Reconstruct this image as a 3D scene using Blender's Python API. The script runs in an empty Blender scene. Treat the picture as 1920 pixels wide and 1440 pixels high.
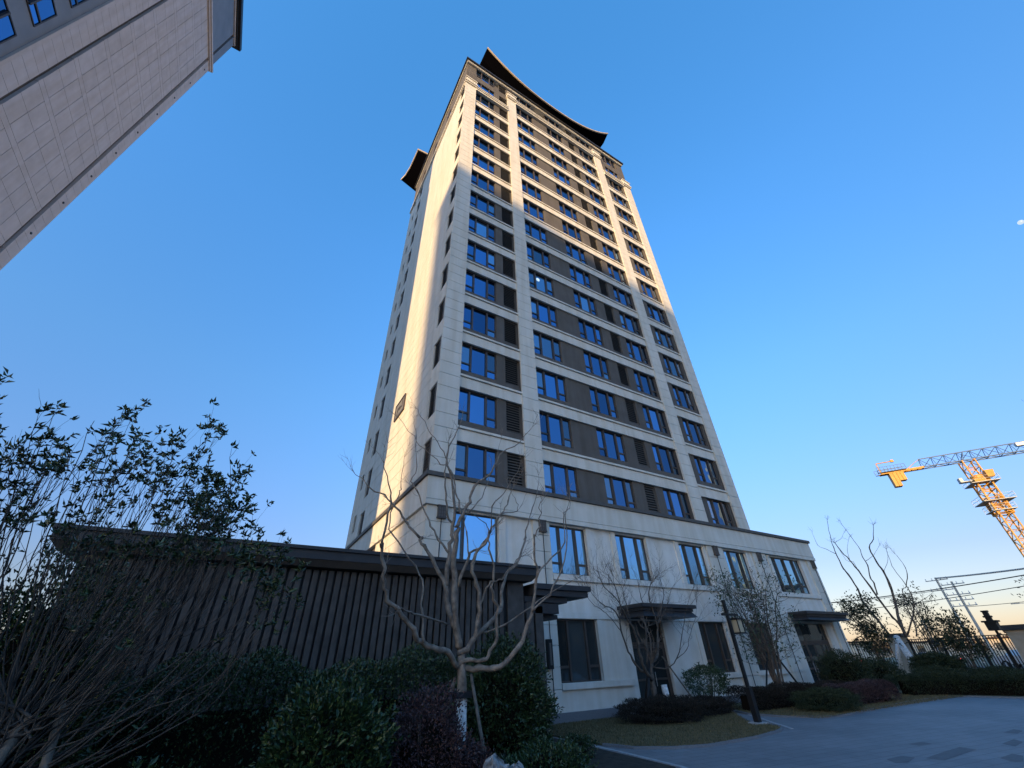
import bpy, math, random
import numpy as np
from mathutils import Vector, Matrix

random.seed(7)
RNG = np.random.default_rng(11)
scene = bpy.context.scene
COL = scene.collection

# ------------------------------------------------------------------ camera
cam_d = bpy.data.cameras.new('camera')
cam = bpy.data.objects.new('camera', cam_d)
COL.objects.link(cam)
R = ((0.85899963, -0.51122653, -0.02769613), (0.2703229, 0.49882799, -0.82346595), (0.43479324, 0.69987005, 0.56668929))
cam.matrix_world = Matrix(((R[0][0], -R[1][0], -R[2][0], 0.0), (R[0][1], -R[1][1], -R[2][1], 0.0), (R[0][2], -R[1][2], -R[2][2], 1.9), (0, 0, 0, 1)))
cam_d.sensor_width = 36.0
cam_d.lens = 755.99 / 1920 * 36.0
cam_d.clip_start = 0.05
cam_d.clip_end = 6000
scene.camera = cam

# ------------------------------------------------------------------ sky, sun, exposure
SUN_EL, SUN_AZ = math.radians(10.4), math.radians(35.0)      # light travels towards +X, and a little +Y
LDIR = Vector((math.cos(SUN_EL) * math.cos(SUN_AZ), math.cos(SUN_EL) * math.sin(SUN_AZ), -math.sin(SUN_EL)))
world = bpy.data.worlds.new('World')
scene.world = world
world.use_nodes = True
wn, wl = world.node_tree.nodes, world.node_tree.links
wn.clear()
sky = wn.new('ShaderNodeTexSky')
sky.sky_type = 'NISHITA'
sky.sun_disc = False
sky.sun_elevation = SUN_EL
sky.sun_rotation = math.atan2(-LDIR.x, -LDIR.y)
sky.altitude = 0
sky.air_density = 1.0
sky.dust_density = 0.6
sky.ozone_density = 3.0
bg = wn.new('ShaderNodeBackground')
bg.inputs['Strength'].default_value = 0.14
out = wn.new('ShaderNodeOutputWorld')
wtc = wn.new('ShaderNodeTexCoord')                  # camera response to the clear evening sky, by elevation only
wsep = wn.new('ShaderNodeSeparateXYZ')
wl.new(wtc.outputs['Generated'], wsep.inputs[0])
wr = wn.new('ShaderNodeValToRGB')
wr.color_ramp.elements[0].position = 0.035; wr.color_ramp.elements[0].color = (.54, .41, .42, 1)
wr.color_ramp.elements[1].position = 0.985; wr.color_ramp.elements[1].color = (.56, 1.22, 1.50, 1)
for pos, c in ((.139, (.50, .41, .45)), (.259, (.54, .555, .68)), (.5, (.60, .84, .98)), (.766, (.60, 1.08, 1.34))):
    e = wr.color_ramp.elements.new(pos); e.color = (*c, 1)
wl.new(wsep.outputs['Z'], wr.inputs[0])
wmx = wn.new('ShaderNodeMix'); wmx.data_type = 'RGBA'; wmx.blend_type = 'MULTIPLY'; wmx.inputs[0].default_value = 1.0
wdot = wn.new('ShaderNodeVectorMath'); wdot.operation = 'DOT_PRODUCT'      # sunward sky dimmed less than the rest, as added warm fill on the stone
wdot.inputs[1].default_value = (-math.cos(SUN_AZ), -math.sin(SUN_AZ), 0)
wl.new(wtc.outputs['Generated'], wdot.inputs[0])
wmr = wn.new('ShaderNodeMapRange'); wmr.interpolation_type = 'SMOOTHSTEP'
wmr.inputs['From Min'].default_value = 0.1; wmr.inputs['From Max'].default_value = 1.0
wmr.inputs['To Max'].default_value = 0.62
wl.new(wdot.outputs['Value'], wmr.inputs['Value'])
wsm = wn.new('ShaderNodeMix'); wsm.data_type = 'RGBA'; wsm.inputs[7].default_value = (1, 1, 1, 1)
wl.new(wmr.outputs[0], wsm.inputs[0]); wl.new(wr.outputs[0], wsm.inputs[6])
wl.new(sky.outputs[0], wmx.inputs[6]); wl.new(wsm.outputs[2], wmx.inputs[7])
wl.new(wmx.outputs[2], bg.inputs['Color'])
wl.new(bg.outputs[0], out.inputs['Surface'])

sun_d = bpy.data.lights.new('sun', 'SUN')
sun_d.energy = 2.6
sun_d.angle = math.radians(0.55)
sun_d.color = (1.0, 0.67, 0.31)
sun = bpy.data.objects.new('sun', sun_d)
sun.rotation_euler = LDIR.to_track_quat('-Z', 'Y').to_euler()
sun.location = (-60, -40, 80)
COL.objects.link(sun)

scene.render.engine = 'CYCLES'
scene.view_settings.view_transform = 'Standard'
scene.view_settings.look = 'None'
scene.view_settings.exposure = 1.6
scene.view_settings.gamma = 1.0
scene.view_settings.use_curve_mapping = False
scene.cycles.max_bounces = 5
scene.cycles.diffuse_bounces = 3
scene.cycles.glossy_bounces = 3

# ------------------------------------------------------------------ materials
def mat(name, col, rough=0.8, metal=0.0, noise=None, nscale=6.0, bump=0.0, bscale=40.0, spec=0.3, islands=None, streak=0.0):
    m = bpy.data.materials.new(name)
    m.use_nodes = True
    n, l = m.node_tree.nodes, m.node_tree.links
    p = n['Principled BSDF']
    p.inputs['Roughness'].default_value = rough
    p.inputs['Metallic'].default_value = metal
    p.inputs['Specular IOR Level'].default_value = spec
    p.inputs['Base Color'].default_value = (*col, 1)
    tc = n.new('ShaderNodeTexCoord')
    geo = n.new('ShaderNodeNewGeometry')
    last = None
    if noise:
        t = n.new('ShaderNodeTexNoise'); t.inputs['Scale'].default_value = nscale; t.inputs['Detail'].default_value = 6
        l.new(geo.outputs['Position'], t.inputs['Vector'])
        r = n.new('ShaderNodeValToRGB')
        r.color_ramp.elements[0].position = 0.3; r.color_ramp.elements[1].position = 0.72
        r.color_ramp.elements[0].color = (*noise[0], 1); r.color_ramp.elements[1].color = (*noise[1], 1)
        l.new(t.outputs['Fac'], r.inputs[0]); last = r.outputs[0]
    if streak:
        mp = n.new('ShaderNodeMapping'); mp.inputs['Scale'].default_value = (1.7, 1.7, 0.14)
        l.new(geo.outputs['Position'], mp.inputs['Vector'])
        t2 = n.new('ShaderNodeTexNoise'); t2.inputs['Scale'].default_value = 1.6; t2.inputs['Detail'].default_value = 7
        l.new(mp.outputs[0], t2.inputs['Vector'])
        r2 = n.new('ShaderNodeValToRGB')
        r2.color_ramp.elements[0].position = 0.35; r2.color_ramp.elements[1].position = 0.62
        k = 1 - streak
        r2.color_ramp.elements[0].color = (k, k * 0.97, k * 0.92, 1); r2.color_ramp.elements[1].color = (1, 1, 1, 1)
        l.new(t2.outputs['Fac'], r2.inputs[0])
        mx = n.new('ShaderNodeMix'); mx.data_type = 'RGBA'; mx.blend_type = 'MULTIPLY'; mx.inputs[0].default_value = 1
        if last: l.new(last, mx.inputs[6])
        else: mx.inputs[6].default_value = (*col, 1)
        l.new(r2.outputs[0], mx.inputs[7]); last = mx.outputs[2]
    if islands:
        r3 = n.new('ShaderNodeValToRGB'); r3.color_ramp.interpolation = 'LINEAR'
        els = r3.color_ramp.elements
        for i, c in enumerate(islands):
            e = els[i] if i < 2 else els.new(1.0)
            e.position = i / (len(islands) - 1); e.color = (*c, 1)
        l.new(geo.outputs['Random Per Island'], r3.inputs[0]); last = r3.outputs[0]
    if last: l.new(last, p.inputs['Base Color'])
    if bump:
        t4 = n.new('ShaderNodeTexNoise'); t4.inputs['Scale'].default_value = bscale; t4.inputs['Detail'].default_value = 5
        l.new(geo.outputs['Position'], t4.inputs['Vector'])
        b = n.new('ShaderNodeBump'); b.inputs['Strength'].default_value = bump; b.inputs['Distance'].default_value = 0.02
        l.new(t4.outputs['Fac'], b.inputs['Height']); l.new(b.outputs[0], p.inputs['Normal'])
    return m

M = {}
M['stone'] = mat('cream stone', (.61, .585, .535), .75, noise=((.58, .556, .507), (.64, .615, .563)), nscale=1.3, bump=.15, bscale=60, streak=.10)
M['stone_left'] = mat('beige stone', (.60, .52, .49), .8, noise=((.56, .485, .455), (.64, .56, .53)), nscale=1.6, bump=.15, bscale=60, streak=.08)
M['stucco'] = mat('off white stucco', (.68, .66, .62), .9, noise=((.645, .62, .58), (.715, .69, .65)), nscale=2.2, bump=.45, bscale=70, streak=.10)
M['grey'] = mat('warm grey render', (.108, .098, .091), .85, noise=((.094, .085, .079), (.122, .111, .103)), nscale=1.1, bump=.3, bscale=80, streak=.12)
M['blue_grey'] = mat('blue grey panel', (.22, .24, .27), .7, noise=((.2, .22, .25), (.25, .27, .3)), nscale=1.0)
M['dark'] = mat('dark metal trim', (.032, .032, .036), .5, noise=((.026, .026, .03), (.04, .04, .044)), nscale=3)
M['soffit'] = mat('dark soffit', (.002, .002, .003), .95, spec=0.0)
M['ledge'] = mat('dark grey ledge', (.085, .08, .078), .7, noise=((.075, .07, .068), (.1, .095, .09)), nscale=3)
M['frame'] = mat('bronze window frame', (.06, .047, .041), .5, spec=.4)
M['slat'] = mat('dark brown slat', (.056, .051, .048), .55, noise=((.038, .034, .032), (.074, .068, .064)), nscale=5, bump=.25, bscale=90)
M['black'] = mat('black metal', (.012, .012, .013), .5)
M['plinth'] = mat('plinth stone', (.16, .165, .18), .8, noise=((.13, .135, .15), (.19, .195, .21)), nscale=30, bump=.2)
M['wood'] = mat('weathered prop wood', (.13, .105, .08), .9, noise=((.08, .062, .05), (.18, .15, .12)), nscale=12, bump=.5, bscale=50)
M['bark'] = mat('smooth tan bark', (.21, .16, .125), .8, noise=((.10, .076, .06), (.31, .25, .2)), nscale=9, bump=.5, bscale=45)
M['bark_dark'] = mat('dark bark', (.09, .07, .06), .9, noise=((.06, .05, .042), (.14, .11, .09)), nscale=9, bump=.5)
M['bark_grey'] = mat('grey stem bark', (.05, .044, .04), .9, noise=((.03, .026, .024), (.08, .07, .062)), nscale=9, bump=.4)
M['whitewash'] = mat('whitewashed bark', (.66, .66, .66), .9, noise=((.38, .36, .34), (.8, .8, .8)), nscale=14, bump=.6, bscale=40)
M['leaf'] = mat('dark glossy leaf', (.03, .06, .02), .38, spec=.5, islands=((.012, .026, .01), (.028, .055, .018), (.05, .085, .028)))
M['leaf_bright'] = mat('mid green leaf', (.03, .06, .02), .4, spec=.45, islands=((.01, .026, .01), (.024, .052, .018), (.05, .085, .024)))
M['leaf_purple'] = mat('purple brown leaf', (.05, .028, .032), .55, islands=((.025, .014, .017), (.06, .034, .04), (.1, .062, .06)))
M['leaf_hedge'] = mat('hedge leaf', (.022, .034, .014), .6, islands=((.012, .02, .008), (.026, .04, .015), (.045, .052, .022)))
M['leaf_brown'] = mat('brown hedge leaf', (.03, .02, .015), .7, islands=((.01, .008, .007), (.022, .017, .013), (.038, .03, .02)))
M['leaf_yellow'] = mat('yellowed leaf', (.3, .2, .04), .6, islands=((.2, .13, .03), (.38, .25, .05)))
M['grass'] = mat('winter grass', (.11, .095, .035), .9, islands=((.065, .062, .03), (.14, .118, .062), (.24, .195, .105)))
M['turf'] = mat('winter turf', (.12, .10, .055), .95, noise=((.06, .056, .028), (.18, .15, .082)), nscale=3, bump=.6, bscale=60)
M['soil'] = mat('bed soil', (.03, .024, .018), .95, noise=((.02, .016, .012), (.05, .04, .03)), nscale=8, bump=.6)
M['inner'] = mat('core darkened as inner shade', (.012, .010, .008), .95, spec=0.0)  # near-black solid core, painted as the shade inside bushes
M['rock'] = mat('grey rock', (.2, .2, .2), .9, noise=((.06, .06, .06), (.36, .36, .36)), nscale=16, bump=.8, bscale=18)
M['kerb'] = mat('pale kerb', (.34, .34, .35), .8, noise=((.28, .28, .29), (.4, .4, .41)), nscale=12, bump=.2)
M['crane_yellow'] = mat('crane yellow paint', (.46, .23, .045), .5, noise=((.38, .19, .035), (.54, .28, .055)), nscale=2)
M['crane_blue'] = mat('crane blue paint', (.07, .12, .22), .5)
M['steel'] = mat('galvanised steel', (.33, .34, .35), .5, metal=.3)
M['concrete'] = mat('pale concrete', (.4, .39, .36), .85, noise=((.34, .33, .3), (.46, .45, .42)), nscale=4, bump=.2)
M['tan'] = mat('tan render', (.4, .33, .26), .9, noise=((.35, .29, .22), (.45, .37, .3)), nscale=2, bump=.2)
M['farwall'] = mat('far pale wall', (.62, .52, .4), .9, noise=((.55, .46, .35), (.68, .58, .46)), nscale=.4)
M['farroof'] = mat('far roof', (.12, .08, .07), .9)
M['white'] = mat('white paint', (.7, .7, .7), .5)
M['car'] = mat('silver car paint', (.5, .5, .52), .25, metal=.4, spec=.5)
M['car_dark'] = mat('dark car paint', (.03, .035, .05), .25, spec=.5)
M['rubber'] = mat('tyre rubber', (.015, .015, .015), .9)
M['silver'] = mat('sconce bronze', (.11, .1, .095), .5, metal=.2)

def emit(name, col, s):
    m = bpy.data.materials.new(name); m.use_nodes = True
    p = m.node_tree.nodes['Principled BSDF']
    p.inputs['Base Color'].default_value = (*col, 1)
    p.inputs['Emission Color'].default_value = (*col, 1); p.inputs['Emission Strength'].default_value = s
    return m
M['taillight'] = emit('tail light', (1, .05, .06), 1.6)
M['lampglass'] = mat('lamp glass', (.42, .36, .25), .6)
M['moon'] = emit('moon', (.72, .87, 1.0), .30); M['moon'].node_tree.nodes['Principled BSDF'].inputs['Base Color'].default_value = (0, 0, 0, 1)
M['ceiling_lamp'] = emit('ceiling lamp glow', (.75, .92, 1), .20)

def glass_mat(name, tint, rough=.015, wav=.05):
    m = bpy.data.materials.new(name); m.use_nodes = True
    n, l = m.node_tree.nodes, m.node_tree.links
    p = n['Principled BSDF']
    p.inputs['Base Color'].default_value = (*tint, 1); p.inputs['Metallic'].default_value = 1; p.inputs['Roughness'].default_value = rough
    g = n.new('ShaderNodeNewGeometry')
    t = n.new('ShaderNodeTexNoise'); t.inputs['Scale'].default_value = 1.3; t.inputs['Detail'].default_value = 1
    l.new(g.outputs['Position'], t.inputs['Vector'])
    b = n.new('ShaderNodeBump'); b.inputs['Strength'].default_value = wav; b.inputs['Distance'].default_value = .06
    l.new(t.outputs['Fac'], b.inputs['Height']); l.new(b.outputs[0], p.inputs['Normal'])
    oi = n.new('ShaderNodeObjectInfo')
    hs = n.new('ShaderNodeHueSaturation'); hs.inputs['Color'].default_value = (*tint, 1)
    mr = n.new('ShaderNodeMapRange'); mr.inputs[3].default_value = .45; mr.inputs[4].default_value = 1.25
    l.new(oi.outputs['Random'], mr.inputs[0]); l.new(mr.outputs[0], hs.inputs['Value']); l.new(hs.outputs[0], p.inputs['Base Color'])
    return m
M['glass'] = glass_mat('coated blue glass', (.12, .245, .44), .02, .09)
M['glass_curtain'] = glass_mat('glass over pale curtain', (.26, .35, .46), .12, .05)
M['glass_podium'] = glass_mat('pale podium glass', (.31, .58, .84), .02, .09)
M['glass_dark'] = glass_mat('dark glass', (.085, .10, .105))
M['glass_dark'].node_tree.nodes['Principled BSDF'].inputs['Metallic'].default_value = .55

def paving_mat():
    m = bpy.data.materials.new('grey pavers'); m.use_nodes = True
    n, l = m.node_tree.nodes, m.node_tree.links
    p = n['Principled BSDF']; p.inputs['Roughness'].default_value = .7
    g = n.new('ShaderNodeNewGeometry')
    mp = n.new('ShaderNodeMapping'); mp.inputs['Rotation'].default_value = (0, 0, .15)
    l.new(g.outputs['Position'], mp.inputs[0])
    br = n.new('ShaderNodeTexBrick'); br.inputs['Scale'].default_value = 1.0
    br.inputs['Brick Width'].default_value = .6; br.inputs['Row Height'].default_value = .3; br.inputs['Mortar Size'].default_value = .009
    br.inputs['Color1'].default_value = (.17, .172, .182, 1); br.inputs['Color2'].default_value = (.195, .197, .208, 1); br.inputs['Mortar'].default_value = (.105, .105, .11, 1)
    l.new(mp.outputs[0], br.inputs['Vector'])
    t = n.new('ShaderNodeTexNoise'); t.inputs['Scale'].default_value = .35; t.inputs['Detail'].default_value = 8; t.inputs['Roughness'].default_value = .65
    l.new(g.outputs['Position'], t.inputs['Vector'])
    r = n.new('ShaderNodeValToRGB'); r.color_ramp.elements[0].position = .3; r.color_ramp.elements[1].position = .7
    r.color_ramp.elements[0].color = (.7, .71, .74, 1); r.color_ramp.elements[1].color = (1.08, 1.08, 1.08, 1)
    l.new(t.outputs['Fac'], r.inputs[0])
    mx = n.new('ShaderNodeMix'); mx.data_type = 'RGBA'; mx.blend_type = 'MULTIPLY'; mx.inputs[0].default_value = 1
    l.new(br.outputs['Color'], mx.inputs[6]); l.new(r.outputs[0], mx.inputs[7])
    l.new(mx.outputs[2], p.inputs['Base Color'])
    t2 = n.new('ShaderNodeTexNoise'); t2.inputs['Scale'].default_value = 120
    l.new(g.outputs['Position'], t2.inputs['Vector'])
    b = n.new('ShaderNodeBump'); b.inputs['Strength'].default_value = .25; b.inputs['Distance'].default_value = .01
    l.new(t2.outputs['Fac'], b.inputs['Height']); l.new(b.outputs[0], p.inputs['Normal'])
    return m
M['paving'] = paving_mat()
M['paver_dark'] = mat('damp paver', (.13, .133, .143), .9, spec=.25, noise=((.115, .118, .128), (.15, .153, .163)), nscale=6, bump=.2)
M['asphalt'] = mat('road asphalt', (.06, .06, .062), .9, noise=((.05, .05, .052), (.075, .075, .078)), nscale=1)
M['earth'] = mat('far ground', (.16, .13, .08), .95, noise=((.12, .1, .06), (.2, .165, .1)), nscale=.05)

# ------------------------------------------------------------------ mesh helpers
class MB:
    def __init__(s): s.v, s.f = [], []
    def box(s, x0, x1, y0, y1, z0, z1):
        b = len(s.v)
        s.v += [(x0, y0, z0), (x1, y0, z0), (x1, y1, z0), (x0, y1, z0), (x0, y0, z1), (x1, y0, z1), (x1, y1, z1), (x0, y1, z1)]
        s.f += [(b, b+3, b+2, b+1), (b+4, b+5, b+6, b+7), (b, b+1, b+5, b+4), (b+1, b+2, b+6, b+5), (b+2, b+3, b+7, b+6), (b+3, b, b+4, b+7)]
        return s
    def hexa(s, P):
        b = len(s.v); s.v += [tuple(p) for p in P]
        s.f += [(b, b+3, b+2, b+1), (b+4, b+5, b+6, b+7), (b, b+1, b+5, b+4), (b+1, b+2, b+6, b+5), (b+2, b+3, b+7, b+6), (b+3, b, b+4, b+7)]
        return s
    def tube(s, pts, r0, r1, n=6, cap=True, knots=None):
        pts = [Vector(p) for p in pts]
        k = len(pts); b = len(s.v)
        up = None
        for i, p in enumerate(pts):
            d = (pts[min(i+1, k-1)] - pts[max(i-1, 0)])
            if d.length < 1e-9: d = Vector((0, 0, 1))
            d.normalize()
            if up is None: up = d.orthogonal().normalized()
            else:
                up = up - d * up.dot(d)
                up = up.normalized() if up.length > 1e-6 else d.orthogonal().normalized()
            w = d.cross(up)
            r = r0 + (r1 - r0) * i / (k - 1)
            if knots is not None: r *= knots.uniform(.86, 1.10) if i % 3 else knots.uniform(1.0, 1.28)
            for j in range(n):
                a = 2 * math.pi * j / n
                s.v.append(tuple(p + up * (r * math.cos(a)) + w * (r * math.sin(a))))
        for i in range(k - 1):
            for j in range(n):
                a, c = b + i*n + j, b + i*n + (j+1) % n
                s.f.append((a, c, c + n, a + n))
        if cap:
            s.f.append(tuple(b + j for j in range(n))[::-1]); s.f.append(tuple(b + (k-1)*n + j for j in range(n)))
        return s
    def cyl(s, p0, p1, r0, r1=None, n=10): return s.tube([p0, p1], r0, r0 if r1 is None else r1, n)
    def prism(s, poly, z0, z1):
        b = len(s.v); n = len(poly)
        s.v += [(x, y, z0) for x, y in poly] + [(x, y, z1) for x, y in poly]
        s.f += [tuple(range(b + n - 1, b - 1, -1)), tuple(range(b + n, b + 2*n))]
        s.f += [(b+i, b+(i+1) % n, b+n+(i+1) % n, b+n+i) for i in range(n)]
        return s
    def mesh(s, name, m=None, smooth=False):
        me = bpy.data.meshes.new(name); me.from_pydata(s.v, [], s.f)
        if m is not None: me.materials.append(M[m] if isinstance(m, str) else m)
        if smooth: me.shade_smooth()
        me.update(); return me
    def build(s, name, m, parent=None, smooth=False, **kw): return put(name, s.mesh(name, m, smooth), parent, **kw)

def put(name, me, parent=None, loc=None, label=None, cat=None, group=None, kind=None, rz=0.0):
    o = bpy.data.objects.new(name, me); COL.objects.link(o)
    if parent is not None: o.parent = parent
    if loc is not None: o.location = loc
    if rz: o.rotation_euler = (0, 0, rz)
    if label: o['label'] = label
    if cat: o['category'] = cat
    if group: o['group'] = group
    if kind: o['kind'] = kind
    return o

def thing(name, label, cat, loc=(0, 0, 0), group=None, rz=0.0):
    return put(name, None, None, loc, label, cat, group, None, rz)

def copy_tree(o, parent=None, loc=None, label=None):
    c = o.copy(); COL.objects.link(c)
    if parent is not None: c.parent = parent
    if loc is not None: c.location = loc
    if label: c['label'] = label
    for ch in list(o.children): copy_tree(ch, c)
    return c

def raw_mesh(name, V, F, m, smooth=False):
    """numpy verts (n,3) and quads (k,4) or triangles (k,3)"""
    me = bpy.data.meshes.new(name)
    F = np.asarray(F, dtype=np.int32); V = np.asarray(V, dtype=np.float32)
    k, c = F.shape
    me.vertices.add(len(V)); me.vertices.foreach_set('co', V.ravel())
    me.loops.add(k * c); me.loops.foreach_set('vertex_index', F.ravel())
    me.polygons.add(k); me.polygons.foreach_set('loop_start', np.arange(0, k * c, c, dtype=np.int32))
    me.materials.append(M[m]); me.update(calc_edges=True); me.validate()
    if smooth: me.shade_smooth()
    return me

def leaves(P, D, L, W, rng, droop=.25):
    """one folded four-cornered leaf per point P, growing along direction D"""
    n = len(P)
    D = D / (np.linalg.norm(D, axis=1, keepdims=True) + 1e-9)
    T = rng.normal(size=(n, 3)); T -= D * (T * D).sum(1, keepdims=True); T /= (np.linalg.norm(T, axis=1, keepdims=True) + 1e-9)
    N = np.cross(D, T)
    Ls = (L * rng.uniform(.7, 1.25, n))[:, None]; Ws = (W * rng.uniform(.75, 1.2, n))[:, None]
    base = P; tip = P + D * Ls - N * Ls * droop
    mid = P + D * Ls * .5
    a = mid + T * Ws * .5 + N * Ws * .18; c = mid - T * Ws * .5 + N * Ws * .18
    V = np.stack([base, a, tip, c], 1).reshape(-1, 3)
    q = np.arange(n)[:, None] * 4
    F = np.concatenate([q + np.array([[0, 1, 2]]), q + np.array([[0, 2, 3]])], 0)
    return V, F

# ------------------------------------------------------------------ limb paths (metres): points, radius at foot, radius at tip
TREE_MAIN = [[[[3.41,7.5,1.855],[3.155,7.397,2.06],[2.991,7.32,2.101],[2.666,7.252,2.192],[2.464,7.187,2.354],[2.24,7.126,2.562],[1.998,7.068,2.769],[1.873,7.011,2.981],[1.789,6.956,3.233],[1.724,6.902,3.493],[1.709,6.849,3.465],[1.701,6.798,3.736],[1.731,6.747,4.044],[1.713,6.697,4.211],[1.621,6.648,4.455],[1.481,6.6,4.74]],0.055,0.008],[[[3.418,7.5,2.128],[3.392,7.576,2.4],[3.343,7.633,2.477],[3.278,7.683,2.747],[3.208,7.731,3.007],[3.167,7.776,3.175],[2.93,7.819,3.572],[2.778,7.861,3.788],[2.704,7.902,3.926],[2.727,7.942,3.918],[2.525,7.981,4.068],[2.389,8.019,4.274],[2.169,8.056,4.522],[1.927,8.093,4.734],[1.628,8.129,4.836],[1.464,8.165,4.999],[1.312,8.2,5.087]],0.06,0.006],[[[2.678,7.2,2.19],[2.637,7.286,2.602],[2.635,7.35,2.954],[2.474,7.408,3.32],[2.13,7.461,3.729],[1.93,7.512,4.043],[2.074,7.561,4.602],[2.095,7.609,4.742],[2.108,7.655,5.139],[2.112,7.7,5.424]],0.022,0.005],[[[3.236,7.75,3.072],[3.23,7.759,3.584],[3.288,7.765,3.931],[3.296,7.771,4.174],[3.308,7.776,4.703],[3.187,7.781,5.333],[3.089,7.786,5.544],[3.124,7.791,5.937],[3.312,7.796,6.389],[3.419,7.8,6.85]],0.05,0.007],[[[3.418,7.5,2.128],[3.334,7.445,2.391],[3.244,7.405,3.046],[3.189,7.368,3.508],[3.199,7.334,3.939],[3.208,7.301,4.096],[3.289,7.27,4.26],[3.396,7.24,4.532],[3.508,7.211,4.867],[3.861,7.182,5.239],[4.09,7.154,5.671],[4.603,7.127,6.107],[4.956,7.1,6.569]],0.07,0.006],[[[3.302,7.3,4.27],[3.273,7.433,4.496],[3.219,7.531,4.822],[3.182,7.619,5.191],[3.06,7.702,5.449],[2.948,7.781,5.485],[2.557,7.856,5.78],[2.33,7.929,6.056],[1.968,8.0,6.46]],0.025,0.005],[[[3.322,7.8,4.185],[3.136,7.717,4.434],[3.058,7.656,4.784],[2.976,7.601,5.228],[2.991,7.549,5.488],[2.981,7.5,5.751]],0.026,0.008],[[[3.248,7.8,3.686],[3.079,7.933,3.928],[2.936,8.031,4.222],[2.809,8.119,4.527],[2.605,8.202,4.966],[2.501,8.281,5.165],[2.595,8.356,5.55],[2.524,8.429,6.298],[2.45,8.5,6.774]],0.026,0.005],[[[3.091,7.8,5.607],[2.976,7.932,5.934],[2.747,8.03,6.296],[2.499,8.118,6.728],[2.385,8.2,6.941]],0.014,0.004],[[[3.423,7.5,2.041],[3.52,7.423,2.107],[3.648,7.366,2.28],[3.687,7.314,2.532],[3.683,7.266,2.735],[3.604,7.221,3.059],[3.487,7.177,3.391],[3.548,7.134,3.6],[3.685,7.093,3.76],[3.767,7.053,3.938],[3.881,7.014,4.149],[4.027,6.975,4.372],[4.152,6.937,4.576],[4.226,6.9,4.857]],0.055,0.007],[[[3.7,7.3,2.739],[3.777,7.217,3.007],[3.895,7.156,3.125],[4.044,7.101,3.146],[4.175,7.049,3.312],[4.426,7.0,3.559]],0.022,0.008],[[[3.665,7.4,2.281],[4.125,7.532,2.595],[4.339,7.63,2.769],[4.422,7.718,3.145],[4.619,7.801,3.416],[4.95,7.879,3.739],[5.164,7.954,4.21],[5.199,8.027,4.155],[5.333,8.098,4.541],[5.546,8.167,4.994],[5.765,8.234,5.386],[5.889,8.3,5.921]],0.045,0.006],[[[3.431,7.5,1.871],[3.533,7.39,1.952],[3.79,7.309,1.928],[3.89,7.236,2.061],[3.948,7.168,2.251],[3.939,7.103,2.707],[3.807,7.041,2.926],[3.825,6.98,3.217],[3.691,6.922,3.634],[3.634,6.864,3.81],[3.611,6.809,3.908],[3.505,6.754,3.993],[3.149,6.7,4.156]],0.042,0.006],[[[3.523,7.5,1.819],[3.732,7.372,1.812],[3.982,7.276,1.812],[4.196,7.191,1.916],[4.375,7.111,2.103],[4.521,7.034,2.409],[4.597,6.961,2.71],[4.653,6.891,3.024],[4.665,6.822,3.243],[4.574,6.755,3.546],[4.541,6.689,3.886],[4.519,6.625,3.873],[4.615,6.562,4.192],[4.595,6.5,4.461]],0.055,0.007],[[[4.582,6.7,3.219],[4.971,6.755,3.534],[5.37,6.796,3.875],[5.45,6.833,4.469],[5.664,6.867,4.64],[5.663,6.9,4.95]],0.02,0.005],[[[4.551,6.9,2.626],[4.865,6.734,2.912],[5.037,6.612,3.254],[5.21,6.501,3.889],[5.128,6.398,4.261],[5.182,6.3,4.535]],0.022,0.005],[[[3.81,7.5,2.342],[4.262,7.368,2.449],[4.803,7.27,2.767],[5.281,7.182,3.026],[5.938,7.1,3.317]],0.02,0.006],[[[3.194,7.5,2.457],[2.671,7.251,2.547],[2.356,7.066,2.576],[2.124,6.9,2.589]],0.022,0.012],[[[3.419,7.2,3.516],[3.36,7.242,3.935],[3.381,7.272,3.948],[3.334,7.3,4.156]],0.018,0.008],[[[3.326,7.4,3.03],[3.431,7.301,3.494],[3.593,7.228,3.665],[3.668,7.162,3.773],[3.846,7.1,4.003]],0.035,0.01],[[[3.873,7.0,4.144],[4.041,7.099,4.359],[4.496,7.172,4.489],[4.515,7.238,4.718],[4.407,7.3,4.963]],0.014,0.004],[[[3.739,7.0,3.923],[3.72,6.868,4.396],[3.915,6.77,4.638],[4.039,6.682,4.882],[4.204,6.6,5.17]],0.016,0.004],[[[3.196,6.8,4.19],[3.521,6.899,4.545],[3.61,6.972,4.78],[3.813,7.038,5.232],[4.097,7.1,6.101]],0.014,0.004]]
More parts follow.
